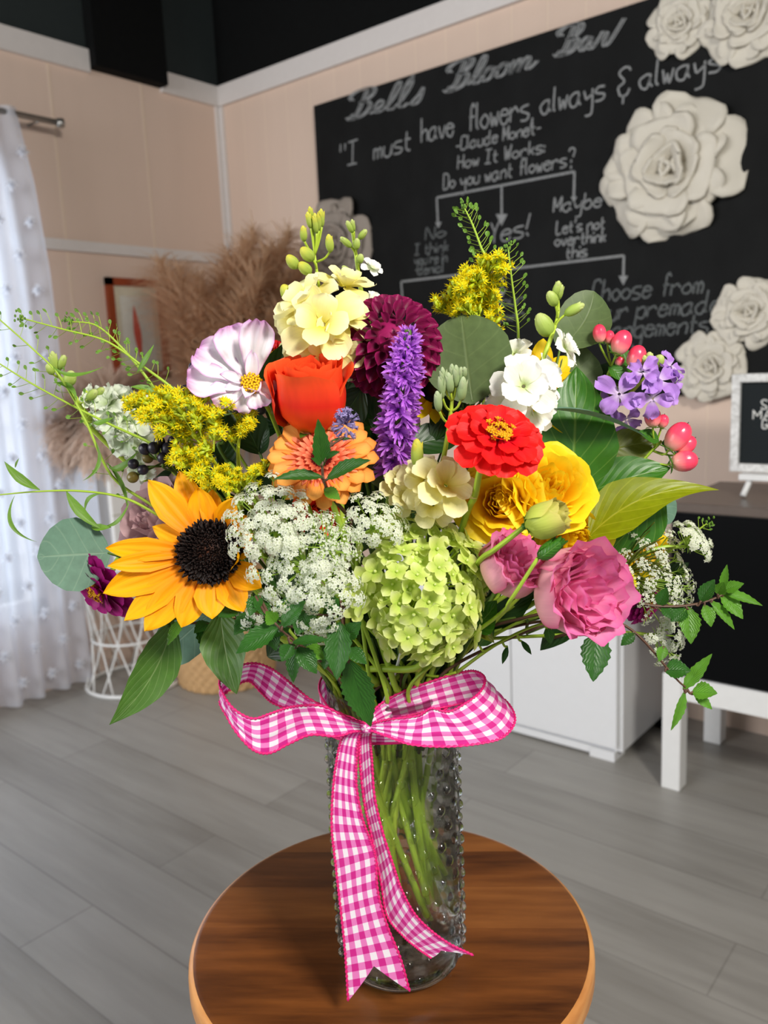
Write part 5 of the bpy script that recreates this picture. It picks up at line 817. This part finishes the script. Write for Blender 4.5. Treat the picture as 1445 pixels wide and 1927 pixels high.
# ------------------------------------------------------------------ mint sprigs
def mint(label, stalk, lv, base, light=0, flower=None, smat='stem_brown'):
    L = [(x0, y0, d0, x1, y1, d1, w, r, u, f, 'leaf', b_, .3, 'mint_l' if (light or (len(e) and e[0])) else 'mint', 0, .16) for (x0, y0, d0, x1, y1, d1, w, r, u, f, b_, *e) in lv]
    root = leafstem('mint', label, L, base, smat, .0014, 'herb', stalk)
    if flower:
        c = bq(*flower); mb = MB(); tp = MB(); k = 70; N = nrm(rng.normal(size=(k, 3)) + CU * .7); s = px(1, flower[1], flower[2]); t_ = MB(); t_.tube(np.array([[0, 0, 0], [0, 0, .6], [0, 0, 1]]), [.12, .16, .2], 5)
        for j in range(4): pet(t_, np.eye(3), np.array([0, 0, 1.]), PI / 2 * j, .1, .35, .3, PR['oval'], .3, -.4, n=2, m=2)
        mb.inst(t_, frames(N, rng.uniform(0, 6, k)), c + N * rng.uniform(4, 20, (k, 1)) * s * np.array([.9, .9, 1.2]), np.full(k, 13 * s)); mb.build('blossom', M['mintf'], root)
    return root
mint('mint sprig with a lavender blossom in front of the gerbera', [(648, 822, .10), (612, 850, .105), (608, 900, .10), (625, 935, .085)], [(605, 880, .105, 598, 788, .11, 36, .3, .3, .9, .03), (608, 898, .105, 515, 902, .12, 34, 0, .7, .7, .04), (614, 902, .105, 698, 866, .12, 40, .1, .6, .8, .04), (612, 862, .105, 640, 850, .11, 16, 0, .5, .8, .02), (610, 920, .1, 640, 940, .105, 26, .2, .3, .9, .02, 1), (603, 875, .108, 585, 862, .115, 14, 0, .4, .8, .02), (622, 830, .1, 665, 826, .1, 14, 0, .8, .5, .02)], (650, 965, .06), flower=(650, 800, .095))
mint('big leafy mint sprig drooping left of the vase mouth', [(515, 1170, .125), (540, 1195, .12), (580, 1225, .10), (620, 1260, .07)], [(522, 1182, .125, 444, 1230, .135, 46, -.1, .5, .85, .05), (518, 1172, .125, 500, 1150, .13, 30, 0, .3, .9, .03, 1), (530, 1180, .125, 575, 1130, .12, 34, -.3, .3, .9, .03), (548, 1210, .12, 620, 1205, .125, 26, 0, .8, .6, .03), (550, 1212, .12, 530, 1245, .125, 34, -.2, .4, .9, .03), (560, 1218, .115, 596, 1268, .12, 38, .1, .4, .9, .04), (555, 1216, .11, 552, 1285, .112, 30, -.3, .3, .9, .04), (575, 1218, .11, 610, 1240, .115, 34, .2, .3, .9, .02, 1), (490, 1120, .11, 470, 1160, .12, 36, -.3, .5, .8, .03), (480, 1120, .11, 510, 1165, .12, 30, .1, .4, .9, .03)], (660, 1300, .05))
mint('mint sprig with long leaves hanging in front of the vase mouth', [(640, 1120, .11), (645, 1180, .11), (650, 1220, .10), (660, 1260, .08)], [(640, 1170, .11, 634, 1280, .125, 52, -.1, .3, .95, .03), (655, 1240, .09, 698, 1368, .08, 62, -.1, .25, .95, -.02), (648, 1200, .11, 680, 1170, .115, 34, .2, .4, .9, .03), (642, 1150, .11, 600, 1120, .115, 30, -.2, .5, .8, .03), (655, 1220, .1, 690, 1250, .105, 30, .3, .3, .9, .03), (575, 1150, .11, 560, 1195, .12, 42, -.1, .3, .9, .02)], (672, 1290, .05))
mint('crowded mint sprig filling the shade between lace and ribbon bow', [(470, 1150, .085), (520, 1170, .09), (580, 1190, .085), (630, 1220, .06)], [(480, 1155, .09, 440, 1195, .1, 40, -.2, .4, .9, .04), (500, 1160, .09, 520, 1225, .1, 42, .1, .4, .9, .04), (520, 1165, .09, 560, 1120, .1, 36, 0, .5, .8, .03), (545, 1178, .09, 500, 1200, .1, 34, -.2, .5, .8, .03), (560, 1185, .09, 600, 1150, .1, 38, .2, .5, .8, .03), (580, 1190, .088, 575, 1250, .1, 40, -.1, .3, .9, .04), (600, 1200, .08, 660, 1190, .09, 40, .2, .6, .7, .03), (620, 1210, .075, 610, 1260, .085, 36, 0, .3, .9, .03), (455, 1145, .088, 410, 1160, .09, 32, -.3, .5, .8, .03)], (665, 1290, .04))
mint('small mint sprig peeping out under the sunflower', [(375, 1170, .05), (400, 1175, .05), (440, 1165, .04)], [(378, 1172, .05, 405, 1235, .06, 40, .2, .4, .9, .05), (395, 1172, .05, 365, 1192, .06, 30, -.2, .5, .8, .04), (345, 1165, .055, 315, 1215, .065, 26, -.3, .4, .9, .03, 1)], (500, 1170, .03))
mint('long mint sprig reaching right past the lace over the black cabinet', [(1370, 1112, .04), (1340, 1128, .045), (1290, 1140, .05), (1230, 1140, .05), (1170, 1130, .045)], [(1355, 1118, .04, 1398, 1165, .05, 36, .2, .3, .9, .03, 1), (1358, 1115, .04, 1435, 1140, .045, 26, .1, .7, .7, .03, 1), (1360, 1112, .04, 1400, 1098, .045, 26, 0, .6, .8, .03, 1), (1358, 1110, .04, 1368, 1062, .04, 16, -.3, .2, .9, .02, 1), (1350, 1118, .045, 1362, 1095, .05, 26, -.2, .4, .9, .02, 1), (1335, 1130, .045, 1382, 1185, .05, 26, .2, .5, .8, .03, 1), (1295, 1142, .05, 1300, 1212, .06, 40, -.2, .3, .9, .03, 1), (1318, 1132, .05, 1345, 1090, .05, 30, -.3, .4, .8, .04), (1240, 1140, .05, 1255, 1105, .05, 26, -.2, .4, .9, .03), (1245, 1142, .05, 1265, 1165, .055, 26, .1, .5, .8, .03), (1290, 1145, .05, 1262, 1170, .055, 34, -.2, .5, .8, .03), (1325, 1138, .048, 1338, 1180, .055, 30, .1, .4, .9, .03, 1)], (1100, 1150, .03))
mint('mint sprig drooping low at the right in front of the white leg', [(1292, 1295, .06), (1270, 1275, .06), (1215, 1210, .06), (1180, 1180, .055), (1150, 1172, .05)], [(1250, 1262, .06, 1300, 1262, .065, 42, .1, .6, .8, .05), (1285, 1298, .06, 1340, 1230, .06, 26, -.3, .4, .9, .03, 1), (1288, 1300, .06, 1262, 1375, .065, 22, .3, .2, .9, .04, 1), (1302, 1302, .06, 1350, 1305, .07, 40, .1, .6, .8, .03, 1), (1305, 1305, .06, 1340, 1335, .065, 22, .1, .4, .9, .03, 1), (1195, 1192, .06, 1168, 1215, .06, 22, -.3, .4, .9, .03), (1250, 1215, .06, 1240, 1245, .065, 22, -.2, .4, .9, .03, 1)], (1080, 1190, .03))
mint('single large mint leaf hanging below the pink lisianthus', [(1128, 1185, .06), (1100, 1185, .05)], [(1122, 1188, .06, 1116, 1283, .075, 56, -.1, .3, .95, .03)], (1040, 1200, .03))
leafstem('wispy_stem', 'thin bare twig with tiny leaves crossing the white cabinet', [(955, 1215, .05, 945, 1250, .055, 12, 0, .3, .9, 'lance', .03, .2, 'mint'), (980, 1205, .05, 1000, 1232, .055, 12, .1, .3, .9, 'lance', .03, .2, 'mint'), (1030, 1180, .05, 1035, 1212, .055, 22, .2, .3, .9, 'lance', .05, .2, 'leaf'), (900, 1215, .05, 930, 1180, .055, 30, .2, .4, .9, 'lance', .05, .3, 'leaf')], (860, 1265, .04), 'stem', .0014, stalk=[(1060, 1165, .05), (1000, 1180, .05), (930, 1215, .05)])
# ------------------------------------------------------------------ wispy pods and grasses
def cress(label, line, d, pods, ped=20, seed=1, tip=True, size=8, leaves=(), base=None, smat='stem'):
    r_ = np.random.default_rng(seed); P = cat([bq(*p) if len(p) == 3 else bq(p[0], p[1], d) for p in line], 40); root = stemmed('pennycress', label, 'foliage', P[-1], nrm(P[-4] - P[-1]), .0013, .02, smat); st, pd = MB(), MB(); st.tube(P, np.linspace(.0005, .0013, 40), 6); s = px(1, line[0][1], d); ax = nrm(P[0] - P[-1]); X = nrm(np.cross(ax, CF)); a0 = r_.uniform(0, 6)
    for i in range(pods):
        u = (i + .5) / pods * 30; p = np.array([np.interp(u, np.arange(40), P[:, j]) for j in range(3)]); tg = nrm(P[max(0, int(u) - 1)] - P[int(u) + 1]); side = nrm(np.cross(tg, CF)); sg = 1 if i % 2 else -1; d_ = nrm(side * sg * r_.uniform(.7, 1.1) - CF * r_.uniform(-.6, .6) + tg * r_.uniform(.0, .5)); L = ped * s * r_.uniform(.7, 1.2) * (.45 + .55 * min(1, i / (pods * .2))); e = p + d_ * L; st.tube(cat([p, p + d_ * L * .5 + tg * L * .12, e + tg * L * .28], 6), .00022, 3, cap=False); q = e + tg * L * .28; dd = nrm(d_ * .5 + tg * .6); leaf(pd, q, q + dd * size * s * r_.uniform(.9, 1.4), size * s * .85, nrm(-CF + r_.normal(0, .5, 3)), 'oval', .0, .2, n=5, m=4)
    if tip:
        for j in range(14): q = P[0] + r_.normal(0, 5 * s, 3) + ax * r_.uniform(-4, 6) * s; pd.ell(q, np.eye(3), (2.2 * s, 2.2 * s, 3 * s), 5, 4)
    for (x0, y0, x1, y1, w, b_, sd) in leaves: leaf(pd, bq(x0, y0, d), bq(x1, y1, d + .004), w * s, cv(0, .5, .85), 'lance', b_, .3, n=14, m=4, side=sd)
    st.build('twig', M['stem'], root); pd.build('pods', M['pod'], root)
cress('upper wispy pod stem arching left across the curtain', [(38, 598), (120, 620), (200, 642), (270, 690), (330, 735), (400, 800, .0)], .01, 34, 22, 2, leaves=[(258, 700, 290, 648, 14, .08, .12), (300, 750, 245, 728, 18, .06, .1)])
cress('short wispy pod stem in front of the framed print', [(130, 605), (180, 612), (225, 650), (268, 700), (310, 760, .0)], .0, 26, 20, 3)
cress('longest wispy pod stem running to the left photo edge', [(-8, 595), (60, 655), (110, 705), (160, 790), (210, 895), (285, 950), (360, 1000, .02)], .02, 18, 24, 4, tip=False, leaves=[(100, 690, 195, 690, 10, .05, .25), (180, 830, 155, 905, 9, .05, -.3), (205, 880, 260, 848, 18, .08, .3), (100, 720, 145, 755, 12, .05, -.2), (200, 870, 240, 960, 9, .05, -.1), (175, 795, 215, 785, 14, .08, .2)])
cress('low wispy pod stem sagging across the curtain', [(-8, 680), (60, 722), (130, 760), (210, 800), (285, 835), (350, 880, .0)], .015, 30, 22, 5, tip=False)
cress('nearly level wisp with ribbon-like leaves left of the sunflower', [(-10, 932), (70, 925), (150, 924), (230, 936), (290, 965), (360, 1010, .02)], .03, 0, 10, 6, tip=False, leaves=[(75, 922, 8, 868, 18, .06, -.1), (28, 880, 36, 862, 8, .05, .1), (125, 925, 190, 995, 20, .06, .08), (170, 990, 210, 992, 16, .06, .1), (160, 970, 190, 930, 10, .05, -.25), (195, 990, 245, 940, 9, .05, .25), (28, 932, 70, 1020, 8, .04, .28)])
cress('upright pod stem topped with tiny green buds over the goldenrod', [(872, 388), (888, 420), (905, 465), (915, 495), (920, 600, -.02)], -.015, 34, 22, 7, size=9)
cress('slender upright pod stem with white tip flowers against the chalkboard', [(956, 464), (962, 520), (970, 580), (975, 625), (975, 720, -.02)], -.015, 32, 24, 8, size=8)
cress('short pod sprig between lace and mint at right', [(1330, 985), (1310, 1000), (1270, 1030), (1200, 1080, .0)], .0, 10, 16, 9, size=6)
def grass_wisps():
    """fine arching threads behind the edge-on lace flower"""
    root = stemmed('thread_grass', 'fine green threads fanning from the bouquet beside the edge-on lace', 'foliage', bq(1165, 1090, .03), cv(.9, .2, .2), .0014, .02); mb = MB()
    for i in range(34):
        a = rng.uniform(-.75, 1.0); L = rng.uniform(70, 125); x1, y1 = 1165 + L * math.cos(a), 1085 - L * math.sin(a); mb.tube(cat([bq(1163, 1088, .03), bq((1165 + x1) / 2, (1085 + y1) / 2 - 14, .035 + rng.uniform(-.01, .01)), bq(x1, y1, .03 + rng.uniform(-.02, .02))], 8), .0005, 4)
    mb.build('threads', M['leaf_olive'], root)
grass_wisps()
def pick():
    root = thing('floral_pick', 'thin white plastic stake leaning in the vase mouth', 'floral pick', bq(712, 1345, .02)); mb = MB(); mb.tube(cat([bq(755, 1225, .055), bq(740, 1275, .045), bq(712, 1345, .025)], 8), .0011, 6); mb.build('stake', M['white'], root)
pick()
# ------------------------------------------------------------------ ribbon bow
def gingham():
    t = NT('pink_gingham'); u, v = t.uv(); a = t.m('GREATER_THAN', t.m('FRACT', t.m('MULTIPLY_ADD', u, 4.0, .1)), .5); b_ = t.m('GREATER_THAN', t.m('FRACT', t.m('MULTIPLY', v, 2.75)), .5); sm = t.m('MULTIPLY', t.m('ADD', a, b_), .5)
    c = t.ramp(sm, [(0, lin((248, 238, 246))), (.5, lin((238, 128, 196))), (1, lin((214, 34, 142)))]); c.node.color_ramp.interpolation = 'LINEAR'
    w = t.m('ADD', t.m('SINE', t.m('MULTIPLY', u, 420)), t.m('SINE', t.m('MULTIPLY', v, 420))); t.bump(w, .15, .0003); return t.fin(c, .6, .3, trans=.25, sheen=.2)
M['ging'] = gingham(); M['wire_edge'] = plain('ribbon_edge_pink', (216, 30, 112), .5, .3, var=.2, scale=600)
def ribbon(root, name, A, B, n=90, m=10, notch=0., edge=True, taper=None, crinkle=.0):
    A = cat([bq(*p) for p in A], n); B = cat([bq(*p) for p in B], n); s = np.linspace(0, 1, n); t = np.linspace(0, 1, m + 1); L = np.concatenate([[0], np.cumsum(np.linalg.norm(np.diff((A + B) / 2, axis=0), axis=1))]); Wd = .034
    P = np.zeros((n, m + 1, 3)); UV = np.zeros((n, m + 1, 2))
    for j, tj in enumerate(t):
        sj = s * (1 - notch * (1 - abs(2 * tj - 1))); C_ = A + (B - A) * tj; P[:, j] = np.stack([np.interp(sj, s, C_[:, k]) for k in range(3)], 1); UV[:, j, 0] = tj; UV[:, j, 1] = np.interp(sj, s, L) / Wd
    if crinkle:
        N = nrm(np.cross(np.gradient(P, axis=0), np.gradient(P, axis=1))); P = P + N * (crinkle * np.sin(t[None] * 17 + s[:, None] * 4) * np.sin(PI * t)[None])[..., None]
    mb = MB(); mb.grid(P, 0, UV)
    for e in (P[:, 0], P[:, -1]): 
        k = 3 * n; E_ = cat(e, k); mb.tube(E_, .0009 + .00035 * np.sin(np.arange(k) * 1.7), 5, 1)
    return mb.build(name, [M['ging'], M['wire_edge']], root)
def bow():
    root = thing('ribbon_bow', 'pink and white gingham ribbon bow tied around the vase neck', 'ribbon', bq(690, 1368, .066))
    ribbon(root, 'loop', [(688, 1362, .062), (595, 1322, .055), (560, 1297, .048), (533, 1274, .042), (508, 1257, .04), (478, 1248, .042), (442, 1256, .052), (414, 1279, .066), (420, 1306, .08), (440, 1334, .09), (475, 1352, .095), (508, 1343, .095), (537, 1333, .09), (566, 1328, .085), (608, 1329, .079), (657, 1352, .073), (690, 1362, .068)],
           [(690, 1372, .062), (600, 1352, .055), (545, 1335, .048), (512, 1322, .042), (493, 1305, .04), (468, 1282, .044), (438, 1294, .055), (414, 1318, .068), (425, 1345, .082), (448, 1382, .092), (478, 1412, .097), (508, 1417, .097), (545, 1399, .092), (585, 1383, .087), (633, 1386, .081), (666, 1377, .074), (690, 1376, .068)], crinkle=.0008)
    ribbon(root, 'loop', [(694, 1350, .06), (716, 1325, .054), (761, 1300, .047), (815, 1281, .04), (865, 1266, .036), (894, 1263, .038), (912, 1276, .05), (905, 1300, .07), (878, 1322, .085), (844, 1339, .09), (812, 1333, .09), (786, 1347, .086), (732, 1354, .075), (697, 1362, .069)],
           [(694, 1368, .06), (730, 1357, .054), (775, 1345, .047), (830, 1332, .04), (890, 1320, .036), (938, 1312, .042), (962, 1332, .055), (968, 1360, .072), (945, 1388, .088), (898, 1400, .095), (836, 1405, .095), (774, 1401, .09), (732, 1387, .079), (697, 1374, .069)], crinkle=.001)
    ribbon(root, 'tail', [(674, 1366, .066), (645, 1387, .066), (633, 1432, .067), (626, 1491, .067), (624, 1557, .067), (630, 1615, .067), (637, 1677, .067), (645, 1748, .068), (651, 1815, .069), (655, 1884, .071)], [(692, 1370, .066), (676, 1387, .067), (671, 1432, .068), (671, 1482, .068), (682, 1540, .068), (697, 1582, .068), (707, 1615, .068), (711, 1677, .068), (728, 1740, .068), (753, 1802, .069), (771, 1866, .071)], notch=.09)
    ribbon(root, 'tail', [(682, 1372, .062), (676, 1395, .061), (678, 1449, .061), (686, 1515, .061), (699, 1574, .061), (716, 1657, .061), (728, 1723, .061), (757, 1760, .061), (786, 1785, .061), (812, 1803, .061)], [(700, 1372, .063), (697, 1390, .063), (700, 1432, .064), (705, 1499, .065), (720, 1565, .066), (740, 1628, .067), (757, 1677, .067), (786, 1727, .066), (836, 1770, .065), (891, 1798, .065)], notch=.06)
    a = np.linspace(0, 2 * PI, 61); f = -nrm(np.array([CF[0], CF[1], 0])); dfr = np.cos(a)[:, None] * f[None] + np.sin(a)[:, None] * np.cross([0, 0, 1], f)[None]; front = (1 + np.cos(a)) / 2
    zc = ZT + .232 - .009 * front ** 2; hw = .015 * (1 - .7 * front ** 4); r = VR + .0035; A = VC * [1, 1, 0] + dfr * r + np.stack([0 * a, 0 * a, zc + hw], 1); B = VC * [1, 1, 0] + dfr * r + np.stack([0 * a, 0 * a, zc - hw], 1); mb = MB(); t = np.linspace(0, 1, 7)[None, :, None]; P = A[:, None] * (1 - t) + B[:, None] * t; UV = np.stack([np.repeat(t[..., 0], 61, 0), np.repeat((a * r / .034)[:, None], 7, 1)], -1); mb.grid(P, 0, UV); mb.tube(A, .001, 5, 1, cap=False); mb.tube(B, .001, 5, 1, cap=False); mb.build('neck_band', [M['ging'], M['wire_edge']], root)
    F = frame(cv(0, .1, 1)); mb = MB(); th = np.linspace(0, PI, 13); ph = np.linspace(0, 2 * PI, 25); c = bq(688, 1370, .068); s = px(1, 1370, .068); rr = 1 + .12 * np.sin(ph * 5)[None] * np.sin(th)[:, None]
    L = np.stack([rr * np.sin(th)[:, None] * np.cos(ph) * 15 * s, rr * np.sin(th)[:, None] * np.sin(ph) * 11 * s, np.repeat(np.cos(th)[:, None], 25, 1) * 8 * s], -1); mb.grid(L @ F.T + c); mb.build('knot', M['ging'], root)
bow()

# ------------------------------------------------------------------ repeats of one kind share a group
PL = {'rose': 'roses', 'lisianthus': 'pink lisianthus blooms', 'lisianthus_bud': 'lisianthus buds', 'zinnia': 'zinnias', 'lace_flower': 'white lace umbels', 'goldenrod': 'goldenrod plumes', 'stock': 'stock spikes', 'delphinium': 'delphinium spikes', 'yellow_daisy': 'yellow daisies',
      'hypericum': 'hypericum berry sprays', 'privet': 'dark berry clusters', 'eucalyptus': 'eucalyptus leaves', 'salal': 'broad green leaves', 'mint': 'mint sprigs', 'pennycress': 'wispy pod stems'}
for o in scene.objects:
    k = o.name.split('.')[0]
    if o.parent is None and k in PL and 'group' not in o: o['group'] = PL[k] + ' in the bouquet'
